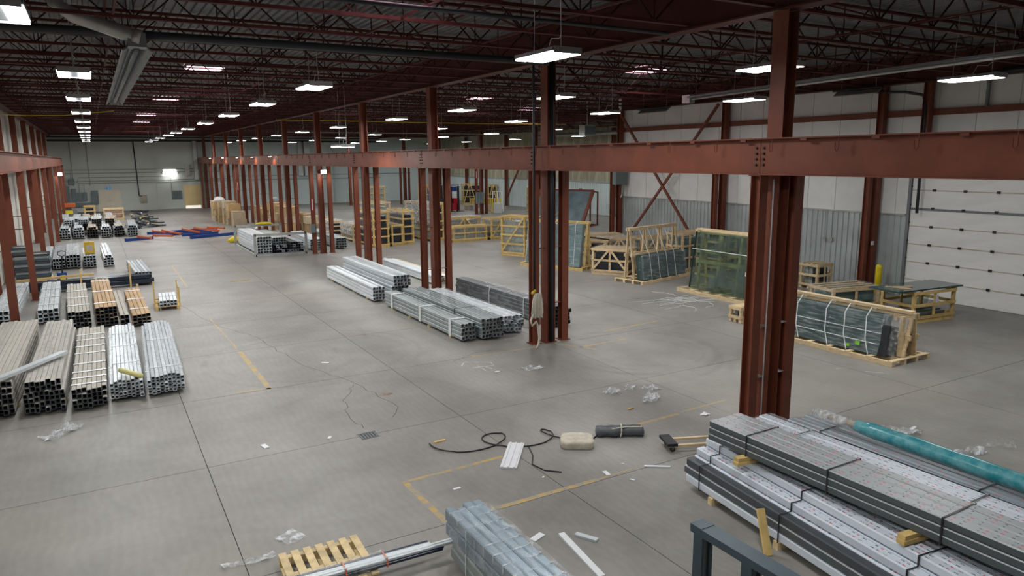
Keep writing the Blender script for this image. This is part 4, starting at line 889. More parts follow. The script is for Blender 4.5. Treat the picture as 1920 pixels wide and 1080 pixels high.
# ------------------------------------------------------------------ pallets, crates and glass packs
def pallet_base(t, L, D, m, h=.14, n=3, boards=None, top=True):
    """skids along x, deck boards along y; origin at a corner"""
    for k in range(n):
        y = .05 + (D - .1) * k / (n - 1); bxx('skid', t, m, 0, L, y - .05, y + .05, 0, h - .022)
    nb = boards or max(4, int(L / .45))
    if top:
        for k in range(nb):
            x = .06 + (L - .12) * k / (nb - 1); bxx('deck_board', t, m, x - .06, x + .06, 0, D, h - .022, h)
def crate(label, x, y, L, D, H, rz=0, layers=2, posts=3, brace=True, fill=GLASSL, m=WOOD, wrap=None, lid=True, cat='crate', base=.12, solid=.9, group=None, name='slatted_crate'):
    """origin: front corner; L along local x, D along local y (away from the viewer)"""
    t = thing(name, label, cat, (x, y, 0), R(rz), group)
    pallet_base(t, L, D, m, base, 3)
    w, th = .09, .03
    hz = H - base
    for sx in (0, L):
        for sy in (0, D): bx('post', t, m, (w, w, hz), (sx + (w / 2 if sx == 0 else -w / 2), sy + (w / 2 if sy == 0 else -w / 2), base + hz / 2))
    for k in range(1, posts - 1):
        xx = L * k / (posts - 1)
        for yy in (th / 2, D - th / 2): bx('upright', t, m, (w, th, hz), (xx, yy, base + hz / 2))
    for k in range(layers + 1):
        z = base + w / 2 + (hz - w) * k / layers
        for yy in (-th / 2, D + th / 2): bx('rail', t, m, (L, th, w), (L / 2, yy, z))
        for xx in (-th / 2, L + th / 2): bx('end_rail', t, m, (th, D, w), (xx, D / 2, z))
    if brace:
        s = L / (posts - 1)
        for k in range(posts - 1):
            a, c = (s * k + .06, s * (k + 1) - .06) if k % 2 == 0 else (s * (k + 1) - .06, s * k + .06)
            MB().bar((a, -th * 1.4, base + .08), (c, -th * 1.4, H - .08), .02, .085).build('brace', m, t)
    if lid:
        for k in range(4):
            yy = .08 + (D - .16) * k / 3; bx('lid_board', t, m, (L, .1, .022), (L / 2, yy, H + .011))
    if fill:
        n = max(2, int(D / .22)); g = (D - .24) / n
        for k in range(n): bx('glass_stack', t, fill if (k or L > 1.15) else FOAMD, (L - .24, round(g * .86, 3), round((hz - .1) * solid, 2)), (L / 2, .12 + (k + .5) * g, base + .01 + (hz - .1) * solid / 2))
    if wrap: wrap_mesh('wrapping', t, wrap, [(-.06, H * .45), (L + .06, H * .45), (L + .06, H + .04), (-.06, H + .04)], -.06, D + .06, 6, .01, int(x * 10))
    return t
# near the white wall
crate('small low crate standing alone before the leaning glass', 16.62, 14.9, .58, .5, .48, -3, 1, 2, False, GLASSL)
crate('square crate in the back against the wainscot behind the first cluster', 23.3, 17.3, .85, .8, .95, 0, 2, 3, False, GLASSL)
crate('long low crate with wrapped lid behind the dark glass pallet', 20.45, 14.55, 1.9, 1.1, .72, -12, 1, 3, False, GLASSM, wrap=FILM)
t = crate('open slatted crate carrying a dark glass table top', 20.9, 12.15, 1.85, 1.15, .96, -6, 2, 3, False, None, m=WOODY, lid=False)
for k in range(5): bx('rolled_profile', t, GREYM, (1.5, .1, .09), (.95, .25 + k * .14, .2 + .03 * (k % 2)))
bx('glass_offcut', t, PANE, (1.3, .02, .5), (.8, .6, .55), (.2, 0, 0)); bx('paper_tag', t, WHT, (.12, .01, .25), (.95, -.04, .7))
gs = thing('glass_sheet', 'large dark green glass sheet lying on the open crate', 'glass sheet', (20.15, 12.2, .995), R(-6))
for k in range(2): bx('pane', gs, GLASS, (2.85, 1.05, .022), (1.43, .52, .012 + k * .026))
bx('wood_strip', gs, WOOD, (.08, .7, .03), (.55, .45, .068), (0, 0, .5)); bx('wood_strip', gs, WOOD, (.08, .6, .03), (.8, .5, .068), (0, 0, 1.2))
crate('tall three tier crate behind the timber frame pack', 21.75, 22.9, 1.5, .9, 1.75, 8, 3, 4, False, GLASSM)
crate('second tall crate beside the three tier one', 23.5, 22.4, 1.2, .9, 1.7, 8, 4, 3, False, GLASSL)
crate('braced crate with plastic over the lid left of the timber frame pack', 18.5, 25.05, 1.65, 1.2, 1.12, -58, 2, 3, True, FOAMD, wrap=FILM)
crate('crate of dark edged panes beside the standing pane pack', 19.65, 27.05, 1.0, 1.0, 1.2, -50, 3, 2, True, FOAMD)
crate('pale crate at the back before the corner column, nearer', 21.6, 29.6, 2.0, 1.0, 1.08, -12, 2, 3, False, GLASSL)
crate('pale braced crate at the back before the corner column, farther', 22.9, 27.0, 1.7, 1.1, 1.1, -8, 2, 3, True, GLASSL)
crate('pale crate with loose lid between the other crates', 20.9, 27.4, 1.6, 1.0, 1.15, -20, 2, 3, True, GLASSL, wrap=FILMW)
o_ = barp('metal_bar', None, BLK, (19.6, 29.6, 1.32), (20.4, 26.3, 1.26), .08, .05); tag(o_, 'long black bar lying over the crate lids', 'bar')
crate('tall yellow pine crate behind the standing glass pack', 18.2, 32.6, 1.5, .9, 2.05, -65, 4, 2, True, GLASSL, m=WOODY)
# rows by the centre
crate('tall four tier crate stack nearest the central columns', 13.55, 39.15, .95, 3.2, 2.05, 0, 4, 2, False, FOAMD, m=WOODY, wrap=FILM)
crate('lower crate stack between the two tall ones', 14.75, 39.4, .7, 2.4, 1.22, 0, 2, 2, False, FOAMD, m=WOODY, wrap=FILM)
crate('tall narrow crate stack beside the lower one', 15.6, 39.8, .7, 2.6, 2.0, 0, 4, 2, False, FOAMD, m=WOODY, wrap=FILM)
crate('low grey wrapped crate behind the fourth cluster', 13.45, 42.6, .9, 2.4, 1.05, 0, 3, 2, False, GLASSL, wrap=FILMW)
crate('low pale crate farthest along the central row', 13.0, 46.0, .9, 2.2, 1.05, 0, 3, 2, False, GLASSL, wrap=FILMW)
crate('tall wrapped crate stack seen between the third cluster posts', 17.65, 40.3, .9, 3.6, 2.3, 4, 4, 2, False, GLASSL, m=WOODY, wrap=FILMW)
crate('broken topped crate stack behind the tall ones', 14.75, 43.6, 1.6, 1.8, 2.3, 5, 4, 3, False, GLASSL, wrap=FILM)
crate('low braced crate of green panes behind the third cluster', 18.5, 39.0, 2.35, .8, .95, 2, 2, 4, False, GLASSL, m=WOODY)
crate('plastic topped crate behind the low green one', 18.8, 40.2, 2.2, 1.1, 1.38, 2, 1, 3, True, GLASSL, m=WOODY, wrap=FILMW)
crate('wide braced crate at the end of the glass row', 21.1, 39.0, 1.65, 1.2, 1.32, 0, 3, 3, True, GLASSL, m=WOODY, wrap=FILM)
# far stores
crate('tall crate packed with blue foam by the far insulated wall', 35.1, 57.6, 1.2, .6, 2.3, -20, 3, 4, False, BLUEF, m=WOODY)
crate('tall dark crate behind the red lift truck', 35.0, 71.0, 2.2, .8, 2.3, -10, 3, 4, True, NAVY, m=WOODY, lid=False)
crate('second tall dark crate behind the red lift truck', 37.0, 69.0, 1.0, .6, 2.2, -10, 2, 3, True, NAVY, m=WOODY)
crate('blue foam crate seen between far column posts', 30.6, 72.5, 2.2, .7, 2.2, 0, 2, 4, True, BLUEF, m=WOODY)
crate('open yellow pine crate near the far wall', 24.5, 72.0, 1.8, .8, 2.2, -10, 3, 4, False, GLASSL, m=WOODY)
crate('yellow plywood box behind the far row switch box', 33.2, 65.2, 2.2, .9, .95, -8, 1, 2, False, CARDY, m=WOODY, solid=1.0)
# timber A frame packs
def lean_box(name, parent, m, x0, x1, yb, yt, z0, z1, th):
    """slab leaning from (yb,z0) to (yt,z1), thickness th towards -y"""
    v = []
    for x in (x0, x1): v += [(x, yb - th, z0), (x, yb, z0), (x, yt, z1), (x, yt - th, z1)]
    return MB().add(v, [(3, 2, 1, 0), (4, 5, 6, 7), (0, 1, 5, 4), (1, 2, 6, 5), (2, 3, 7, 6), (3, 0, 4, 7)]).build(name, m, parent)
def glass_rack(label, x, y, rz, L, D, H, packs, frame=True, m=WOOD, posts=5, straps=(), strapm=None, wrap=None, base=.14, top=True, loc=0.55, cat='glass pack', inset=.12):
    t = thing('glass_pack', label, cat, (x, y, 0), R(rz))
    pallet_base(t, L, D, m, base, 4, max(5, int(L / .5)))
    ym = D * loc
    if frame:
        for k in range(posts):
            xx = inset + (L - 2 * inset) * k / (posts - 1)
            MB().bar((xx, ym - .28, base), (xx, ym, H), .1, .05, (0, 1, 0)).build('frame_leg', m, t); MB().bar((xx, ym + .2, base), (xx, ym + .06, H - .03), .1, .05, (0, 1, 0)).build('frame_leg', m, t)
        for f in (.5, 1.0):
            z = base + (H - base) * f; bx('frame_rail', t, m, (L - 2 * inset + .2, .06, .12), (L / 2, ym - .28 * (1 - f) - .03, z - .05)); bx('frame_rail', t, m, (L - .04, .06, .12), (L / 2, ym + .2 - .14 * f + .03, z - .05))
    for (x0, x1, z1, th, m_) in packs:
        f = (z1 - base) / (H - base); n = max(1, int(th / .055))
        for k in range(n):
            yo = ym - .33 - k * th / n - .02; lean_box('glass_pane', t, m_, x0, x1, yo, yo + .28 * f, base, z1 - .012 * k, th / n * .9)
    yf = ym - .33 - (packs[0][3] if packs else 0) - .03
    z1 = packs[0][2] if packs else H
    for s in straps: MB().tube([(s, yf - .01, base - .02), (s - .05 * L * .2, yf + .28 * (z1 - base) / (H - base), z1 + .01), (s - .12 * L * .3, ym - .02, H + .02)], .011, 5).build('strap', strapm or STRAPW, t)
    if wrap:
        lean_box('wrapping', t, wrap, packs[0][0] - .03, packs[0][1] + .03, yf + .05, yf + .05 + .28 * (z1 - base) / (H - base), base + .03, z1 + .02, .09)
    return t
g4 = glass_rack('tall timber frame with dark wrapped glass on its pallet', 18.46, 21.6, 12.2, 3.3, 1.45, 2.2, [(.25, 3.1, 1.12, .33, GLASS)], posts=4, straps=(.75, 1.3, 1.85, 2.4), wrap=FILMX)
for z in (.55, .85): MB().tube([(.22, .35, z), (3.1, .35, z + .02)], .01, 5).build('strap', STRAPW, g4)
g1 = glass_rack('long low pallet of dark wrapped glass with white straps', 16.1, 13.9, -90, 4.15, 1.55, 1.2, [(.3, 3.6, 1.1, .3, GLASS)], posts=5, straps=(), wrap=FILMX, loc=.56)
for xx in (1.1, 2.0, 2.55, 3.15): MB().tube([(xx + .25, .16, .13), (xx + .12, .2, .5), (xx, .38, 1.02), (xx - .02, .6, 1.22), (xx, .95, 1.1)], .013, 5).build('strap', STRAPW, g1)
for z in (.42, .68): MB().tube([(.3, .2 + (z - .3) * .3, z), (3.5, .2 + (z - .3) * .3, z), (3.72, .4, z), (3.75, .9, z)], .011, 5).build('strap', STRAPW, g1)
for k in range(4): lean_box('glass_pane', g1, FOAMD, 3.62, 3.8, .34 + k * .11, .42 + k * .11, .14, .9 - .05 * k, .09)
lean_box('glass_pane', g1, GLASS, 2.9, 3.85, 1.3, 1.18, .14, .72, .06); lean_box('glass_pane', g1, GLASS, 2.8, 3.8, 1.4, 1.25, .14, .66, .06)
bx('sticker', g1, LIME, (.12, .008, .1), (3.1, .165, .36)); bx('sticker', g1, LIME, (.08, .008, .07), (2.85, .15, .26)); bx('paper_tag', g1, WHT, (.01, .2, .35), (3.98, .75, .9)); bx('end_post', g1, WOOD, (.1, .1, 1.0), (3.95, .6, .64)); bx('end_post', g1, WOOD, (.1, .1, .6), (3.95, 1.05, .44))
bx('top_beam', g1, WOOD, (4.0, .18, .07), (2.05, .86, 1.22))
lean_box('wrapping', g1, FILM, 3.55, 4.0, .34, .5, .2, 1.15, .05)
g3 = glass_rack('big clear green glass sheets leaning on a timber rack', 18.78, 20.0, -90, 3.9, 1.5, 2.3, [(.3, 3.65, 2.27, .12, PANE)], posts=4, loc=.50, m=WOOD, inset=.55)
for k, z in enumerate((.65, 1.1, 1.5)): bx('frame_rail', g3, WOOD, (3.4, .05, .1), (1.9, .62 + z * .1, z))
MB().tube([(.25, .46, 1.62), (3.7, .46, 1.62)], .014, 5).build('strap', STRAPW, g3)
bx('edge_strip', g3, BLK, (.03, .06, 2.12), (.285, .49, 1.2), (-.13, 0, 0)); bx('sticker', g3, WHT, (.12, .006, .14), (3.0, .355, 1.0), (-.13, 0, 0))
bx('top_beam', g3, WOOD, (3.5, .2, .06), (1.95, .82, 2.33))
g5 = glass_rack('standing pane pack on a yellow pallet seen through the second cluster', 17.15, 28.9, -66, 3.4, 1.2, 2.15, [(.3, 3.2, 2.05, .25, GLASSM)], posts=4, m=WOODY, straps=(.6, 1.2, 1.8, 2.4, 2.9), wrap=FILMX)
# tilted steel rack with tarp
tr = thing('tilting_rack', 'large red steel rack tilted back under a teal tarpaulin', 'tilting rack', (28.1, 45.9, 0), R(-62.7))
A_, B_ = (0, 0, .25), (0, 1.6, 2.55)
for xx in (0, 4.4): MB().bar((xx, 0, .25), (xx, 1.75, 2.6), .2, .16, (0, 1, 0)).build('tilt_arm', RED, tr)
for f in (0.0, 1.0): MB().bar((0, 1.75 * f, .25 + 2.35 * f), (4.4, 1.75 * f, .25 + 2.35 * f), .16, .16).build('cross_rail', RED, tr)
for xx in (.8, 2.2, 3.4): bx('pad', tr, RED, (.18, .1, .14), (xx, 1.68, 2.68))
MB().add([(.1, .02, .35), (4.3, .02, .35), (4.3, 1.66, 2.55), (.1, 1.66, 2.55), (.1, .06, .3), (4.3, .06, .3), (4.3, 1.72, 2.5), (.1, 1.72, 2.5)], [(0, 1, 2, 3), (7, 6, 5, 4), (0, 4, 5, 1), (1, 5, 6, 2), (2, 6, 7, 3), (3, 7, 4, 0)]).build('tarpaulin', TARP, tr)
for a, c in (((0, 0, .05), (0, 2.6, .05)), ((4.4, 0, .05), (4.4, 2.6, .05)), ((4.4, 2.5, .05), (4.4, 2.5, 2.5)), ((0, 2.5, .05), (0, 2.5, 2.5)), ((0, 2.5, .05), (4.4, 2.5, .05)), ((4.4, 1.75, 2.55), (4.4, 2.5, 2.45)), ((4.4, 1.3, .05), (4.4, 1.3, 1.9)), ((0, 0, .05), (4.4, 0, .05))): MB().bar(a, c, .09, .09).build('base_bar', RED, tr)
MB().bar((1.6, -.05, .45), (2.8, .75, 1.5), .04, .08).build('batten', WOOD, tr); MB().bar((.5, -.05, .4), (1.3, .55, 1.2), .04, .08).build('batten', WOOD, tr)
# red lift truck
lt = thing('lift_truck', 'red and black reach truck parked by the far row', 'lift truck', (29.6, 62.4, 0), R(10))
bxx('chassis', lt, TRED, -.5, .55, -.2, 1.5, .15, .75); bxx('counterweight', lt, BLK, -.5, .45, .9, 1.6, .3, 1.2); bxx('side_panel', lt, TRED, .45, .6, -.3, 1.4, .15, 1.25)
for a in (-.45, .4): bxx('mast_rail', lt, BLK, a, a + .14, -.35, -.2, .1, 2.4)
bxx('overhead_guard', lt, GREYM, -.5, .55, -.3, 1.2, 2.45, 2.55)
for a, c in ((-.45, 1.1), (.45, 1.1)): bxx('guard_post', lt, BLK, a, a + .08, c, c + .08, 1.1, 2.45)
bxx('display_panel', lt, RBLUE, -.35, .3, -.32, -.2, 1.95, 2.35); bxx('screen', lt, WHT, -.3, .2, -.36, -.3, 1.3, 1.9); bxx('seat', lt, BLK, -.2, .25, .5, .9, .75, 1.4)
for a in (-.3, .25): bxx('fork', lt, BLK, a, a + .1, -1.4, -.3, .06, .1)
for a, c in ((-.55, 0), (.5, 0), (-.55, 1.3), (.5, 1.3)): MB().tube([(a, c, .17), (a + .1, c, .17)], .17, 12).build('wheel', RUBB, lt)
# bottom pallet
wp = thing('wooden_pallet', 'pale pine pallet lying in front at the bottom edge', 'pallet', (1.53, 7.62, 0), R(-2))
for k in range(3): bxx('skid', wp, WOODP, 0, 1.0, .06 + k * .43 - .04, .06 + k * .43 + .04, .016, .12)
for k in range(7): bxx('deck_board', wp, WOODP, k * .151, k * .151 + .095, 0, 1.0, .12, .14)
for k in range(3): bxx('bottom_board', wp, WOODP, k * .45, k * .45 + .1, 0, 1.0, 0, .016)
# small stillage with profiles
sk = thing('pallet_cradle', 'small pine cradle with upright pegs beside the brown bundles', 'cradle', (1.4, 26.6, 0), R(-3))
for a in (.04, .7): bxx('skid', sk, WOODY, a, a + .1, 0, 1.7, 0, .1)
for a in (0, .8, 1.6): bxx('cross_board', sk, WOODY, 0, .84, a, a + .1, .1, .125)
for a, c in ((.02, .05), (.78, .05), (.02, 1.65), (.78, 1.65)): bxx('peg', sk, WOODY, a, a + .05, c, c + .05, .1, .75)
bundle('few silver profiles held in the small pine cradle', 1.85, 26.55, 1.7, [(5, .11, .1, 0)] * 2, ALU, -3, .0, 0, (.5,), STRAPK, z=.128, jit=.05)
# ------------------------------------------------------------------ carton pile beyond the stillage
r = random.Random(33)
_CP = {}
def carton(x, y, z, w, d, h, m, rz, label, group):
    t = thing('carton', label, 'carton', (x, y, z), rz, group)
    k = (w, d, h, m.name)
    b = bx('box_body', t, m, (w, d, h), (0, 0, h / 2)); bx('tape', b, CARDL, (.06, d + .004, .004), (0, 0, h / 2 + .008))
    for s in (-1, 1): bx('flap', b, m, (w / 2 - .01, d - .02, .006), (s * w / 4, 0, h / 2 + .003))
    return t
spots = [(9.0, 65.5), (9.0, 64.2), (9.2, 62.8), (9.35, 61.4), (9.4, 60.2), (9.6, 58.9), (11.9, 57.6), (11.9, 56.4), (11.9, 55.2), (11.9, 54.0), (11.9, 52.8), (11.9, 51.6), (13.1, 50.6), (13.1, 51.9), (13.1, 53.2), (13.1, 54.5), (13.0, 55.8), (13.0, 57.1), (14.3, 52.6), (14.3, 54), (14.3, 55.5), (12.0, 59.0), (12.0, 60.4), (12.1, 61.8), (12.1, 63.2), (13.2, 58.6), (13.2, 60.2), (15.4, 53.6), (15.4, 55.2)]
ztop = []; cnt = {}
for i, (x, y) in enumerate(spots):
    lev = 3 if (x < 10 and y > 59.5) or (12.5 > x > 11 and y < 58) else (2 if x < 14 else 1)
    z = 0; row = 'aisle row' if x < 10 else ('column row' if x < 12.5 else ('second row' if x < 14 else 'back row')); cnt[row] = cnt.get(row, -1) + 1
    for q in range(lev):
        w_, d_, h_ = r.choice(((1.0, 1.0, .62), (1.0, .9, .55), (.9, 1.0, .6), (.95, .95, .5))); m_ = r.choice((CARD, CARD, CARD, CARDL, CARDL)); last = q == lev - 1
        c_ = carton(x + r.uniform(-.06, .06), y + r.uniform(-.05, .05), z, w_, d_, h_, m_, r.uniform(-.08, .08),
               '%s carton, %s of the %s stack in the %s of the pile' % ('yellow' if m_ is CARDY else ('pale' if m_ is CARDL else 'brown'), 'top' if last else ('bottom' if q == 0 else 'middle'), ORD[cnt[row]], row), 'cartons piled along the central columns'); z += h_ + .012
        if q == 0 and i % 3 == 1: wrap_mesh('wrapping', c_, FILMW, [(-w_ / 2 - .02, .02), (w_ / 2 + .02, .02), (w_ / 2 + .02, h_ * .96), (-w_ / 2 - .02, h_ * .96)], -d_ / 2 - .02, d_ / 2 + .02, 4, .01, i)
    ztop.append(z)
for q, (x, y, z, nm) in enumerate(((spots[1][0], spots[1][1], ztop[1], 'white crumpled film bag on top of the far cartons'), (spots[7][0], spots[7][1], ztop[7], 'grey film bag on the middle cartons'), (10.3, 54.2, 0, 'white film bag on the floor beside the cartons'), (13.2, 49.4, 0, 'grey sack on the floor at the near end of the cartons'))):
    mb = MB(); rr = random.Random(q); vs = [(0, 0, .0)]; N_ = 10
    for k in range(4):
        for a in range(N_): vs.append((math.cos(a * 6.28 / N_) * (.45, .5, .36, .14)[k] * rr.uniform(.8, 1.15), math.sin(a * 6.28 / N_) * (.45, .5, .36, .14)[k] * rr.uniform(.8, 1.15), (0.0, .12, .26, .34)[k] * rr.uniform(.85, 1.1) if k else 0))
    vs.append((0, 0, .36)); fs = [(0, 1 + (a + 1) % N_, 1 + a) for a in range(N_)]
    for k in range(3): fs += [(1 + k * N_ + a, 1 + k * N_ + (a + 1) % N_, 1 + (k + 1) * N_ + (a + 1) % N_, 1 + (k + 1) * N_ + a) for a in range(N_)]
    fs += [(1 + 3 * N_ + a, 1 + 3 * N_ + (a + 1) % N_, 1 + 4 * N_) for a in range(N_)]
    o_ = mb.add(vs, fs).build('film_bag', [WHT, GREYM, WHT, ALUG][q], None, (x, y, z)); tag(o_, nm, 'bag')
ys = thing('yellow_sack', 'yellow plastic sack lying on the stillage bundles', 'sack', (8.7, 44.6, 1.18)); MB().tube([(-.5, .12, .06), (-.25, 0, .08), (.2, 0, .08), (.45, -.1, .05)], [.03, .08, .075, .03], 10).build('sack_body', YELP, ys, smooth=True); bx('sack_label', ys, WHT, (.12, .08, .01), (0, 0, .16))
ys = thing('yellow_sack', 'yellow plastic sack at the aisle corner behind the stillage', 'sack', (7.35, 46.6, 0)); MB().tube([(-.5, .2, .1), (-.2, 0, .2), (.3, 0, .2), (.6, -.2, .08)], [.05, .2, .19, .05], 10).build('sack_body', YELP, ys, smooth=True); bx('sack_label', ys, TRED, (.2, .15, .01), (0, 0, .4))
# ------------------------------------------------------------------ dismantled racking on the floor
RK = [('longest blue rack upright at the back', RBLUE, (2.96, 55.15), (7.56, 56.04), .18), ('short blue rack upright nearest the bundles', RBLUE, (1.48, 51.15), (3.07, 51.89), .18), ('blue rack upright pointing at the stillage', RBLUE, (5.18, 50.47), (8.16, 51.61), .18),
      ('blue rack upright in the middle of the frames', RBLUE, (3.3, 53.4), (6.9, 53.9), .16), ('blue rack upright before the long one', RBLUE, (4.9, 52.5), (7.2, 53.0), .16)]
for lab, m_, a, c, h_ in RK:
    t = thing('rack_upright', lab + ' on the floor', 'rack upright', (a[0], a[1], 0), math.atan2(c[1] - a[1], c[0] - a[0])); L_ = math.dist(a, c)
    bxx('channel_web', t, m_, 0, L_, -.06, .06, 0, .02); bxx('channel_flange', t, m_, 0, L_, -.07, -.05, 0, h_); bxx('channel_flange', t, m_, 0, L_, .05, .07, 0, h_); bxx('channel_web', t, m_, 0, L_, -.05, .05, h_ - .02, h_); bxx('foot_plate', t, m_, -.02, 0, -.1, .1, 0, .2)
for q, (a, c) in enumerate((((2.2, 51.35), (2.85, 50.1)), ((3.1, 51.7), (4.1, 50.6)), ((3.9, 55.1), (4.7, 51.9)), ((5.2, 55.3), (5.9, 52.4)), ((6.0, 55.5), (7.2, 52.6)), ((6.9, 55.6), (7.8, 54.3)), ((3.3, 54.9), (3.9, 53.6)))):
    t = thing('rack_beam', 'orange rack beam on the floor, %s from the cream wall side' % ORD[q], 'rack beam', (a[0], a[1], .19), math.atan2(c[1] - a[1], c[0] - a[0])); L_ = math.dist(a, c)
    bxx('beam_body', t, RORNG, 0, L_, -.05, .05, 0, .11)
    for s in (0, L_): bxx('beam_connector', t, RORNG, s - .02, s + .02, -.07, .07, -.01, .13)
# ------------------------------------------------------------------ pallet jack
pj = thing('pallet_jack', 'blue pallet jack with raised black handle beside the third row', 'pallet jack', (-1.45, 34.6, 0), R(15))
for a in (-.28, .12): bxx('fork', pj, RBLUE, a, a + .16, .1, 1.25, .05, .11)
bxx('pump_body', pj, RBLUE, -.15, .15, -.15, .1, .1, .5); bxx('warning_sticker', pj, YELP, -.1, .1, -.156, -.15, .18, .4)
MB().tube([(0, -.1, .4), (.0, -.2, .8), (.02, -.3, 1.2)], .025, 8).build('handle_shaft', BLK, pj)
MB().tube([(.02, -.3, 1.18), (-.12, -.32, 1.26), (-.13, -.36, 1.38), (0, -.38, 1.43), (.14, -.36, 1.38), (.14, -.32, 1.26), (.02, -.3, 1.18)], .018, 6).build('handle_loop', BLK, pj)
for a in (-.2, .2): MB().tube([(a - .04, -.05, .08), (a + .04, -.05, .08)], .08, 10).build('wheel', RUBB, pj)
# machines at the far left
mc = thing('floor_machine', 'orange topped grey machine by the far electrical panels', 'machine', (-1.9, 70.5, 0)); bxx('machine_body', mc, GREYM, -.6, .6, -.5, .5, .1, 1.0); bxx('machine_hood', mc, RORNG, -.65, .5, -.55, .4, 1.25, 1.55); bxx('machine_panel', mc, YELP, -.3, .3, -.56, -.5, .7, 1.0); bxx('machine_neck', mc, GREYM, -.2, .2, -.2, .2, 1.0, 1.25)
for a in (-.5, .4): bxx('machine_foot', mc, BLK, a, a + .1, -.4, .4, 0, .1)
crate('little pine crate beside the orange machine', -.8, 70.0, .8, .8, 1.3, 0, 3, 2, False, CARDY, m=WOODY)
crate('pink board crate by the cream double door', .6, 70.3, 1.5, 1.0, 1.0, 0, 2, 2, False, PINKB, m=WOODP, solid=1.0)
# far stores clutter
wfr = thing('window_frame', 'white window frame leaning in the far stores clutter', 'window frame', (32.3, 59.5, 0), R(-12))
for a, c in (((0, 0, .05), (.25, .5, 1.9)), ((1.1, 0, .05), (1.1, .5, 1.9)), ((0, 0, .05), (1.1, 0, .05)), ((.25, .5, 1.9), (1.1, .5, 1.9)), ((.6, .02, .05), (.68, .5, 1.9))): MB().bar(a, c, .09, .07).build('frame_bar', WHT, wfr)
yr = thing('yellow_rack', 'yellow strapped pallet of panels beside the white window frame', 'panel pack', (31.6, 58.4, 0), R(-12))
for k in range(6): MB().bar((k * .2, .1 * (k % 2), .02), (k * .2 + .1, .5, 1.35), .1, .05).build('panel', YELP if k % 2 else WOODY, yr)
r = random.Random(9)
for q in range(12):
    x, y = 32.0 + (q % 3) * .95, 61 + (q // 3) * .95; w_, d_, h_ = r.uniform(.4, .7), r.uniform(.4, .6), r.uniform(.2, .7)
    t = thing('clutter_box', 'small carton in the clutter heap beside the far row switch box', 'carton', (x, y, 0), r.random() * .4, 'clutter by the far row'); bx('box_body', t, [WHT, CARDL, ALUG, KRAFT][q % 4], (round(w_, 1), round(d_, 1), round(h_, 1)), (0, 0, round(h_, 1) / 2)); bx('flap', t, [WHT, CARDL][q % 2], (round(w_, 1) * .5, round(d_, 1), .02), (.1, 0, round(h_, 1) + .012), (0, .0, 0))
t = thing('office_box', 'white cabinet low beside the far row cluster', 'cabinet', (31.5, 57.2, 0)); bxx('cabinet', t, WHT, 0, .6, 0, .5, .05, 1.0); bxx('drawer', t, WHT, .03, .57, -.02, 0, .55, .95); bxx('drawer', t, WHT, .03, .57, -.02, 0, .1, .5)
# ------------------------------------------------------------------ things lying on the floor in front
def sheet(name, label, cat, x, y, w_, d_, m, rz=0, amp=.02, seed=1, nx=8, ny=6, thick=0, z=.004):
    rr = random.Random(seed); vs = []; mb = MB()
    for j in range(ny + 1):
        for i in range(nx + 1):
            u, v = i / nx - .5, j / ny - .5
            vs.append((u * w_ * rr.uniform(.9, 1.1), v * d_ * rr.uniform(.85, 1.15), z + abs(rr.gauss(0, amp))))
    fs = [(j * (nx + 1) + i, j * (nx + 1) + i + 1, (j + 1) * (nx + 1) + i + 1, (j + 1) * (nx + 1) + i) for j in range(ny) for i in range(nx)]
    o_ = mb.add(vs, fs).build(name, m, None, (x, y, 0), (0, 0, rz)); return tag(o_, label, cat)
sheet('plastic_film', 'crumpled white plastic film in front of the card bundle', 'plastic film', -.95, 15.2, .75, .35, FILMW, .9, .06, 2)
sheet('plastic_film', 'twisted white plastic strip left of the pallet', 'plastic film', 1.25, 8.85, .62, .1, FILMW, -.1, .03, 3, 10, 3)
sheet('plastic_bag', 'flat pale plastic bag behind the pallet', 'plastic film', 1.85, 9.2, .3, .32, FILMW, .4, .012, 4, 4, 4)
sheet('plastic_film', 'shiny clear plastic scrap between the aisle and the glass, upper left', 'plastic film', 9.25, 11.75, .3, .3, FILMW, .2, .05, 5, 5, 5)
sheet('plastic_film', 'shiny clear plastic scrap between the aisle and the glass, upper middle', 'plastic film', 9.75, 11.75, .3, .2, FILMW, .5, .05, 6, 5, 5)
sheet('plastic_film', 'shiny clear plastic scrap between the aisle and the glass, upper right', 'plastic film', 10.15, 11.5, .35, .25, FILMW, .1, .05, 7, 5, 5)
sheet('plastic_film', 'largest clear plastic scrap below the others on the open floor', 'plastic film', 9.65, 10.95, .5, .3, FILMW, .7, .06, 8, 7, 5)
sheet('plastic_film', 'pale plastic sheet lying near the second cluster foot', 'plastic film', 8.75, 14.2, .5, .4, FILMW, .2, .02, 9, 6, 5)
sheet('plastic_film', 'long crinkled film behind the teal roll', 'plastic film', 12.2, 7.25, 1.0, .25, FILMW, -.5, .06, 10, 12, 4)
sheet('plastic_film', 'crinkled film nearest the frame edge on the floor', 'plastic film', 12.45, 6.05, .6, .2, FILMW, -.3, .05, 11, 8, 4)
sheet('plastic_film', 'dull torn film at the far edge behind the teal roll', 'plastic film', 13.2, 5.95, .45, .2, FILM, -.8, .05, 12, 8, 4)
sheet('plastic_film', 'clear film puddle beside the dark frame at the bottom', 'plastic film', 6.3, 4.9, .6, .5, FILMW, 0, .06, 13, 8, 6)
sheet('paper_scrap', 'small white paper scrap near the first cluster', 'paper', 10.0, 9.75, .16, .14, WHT, .3, .01, 14, 3, 3)
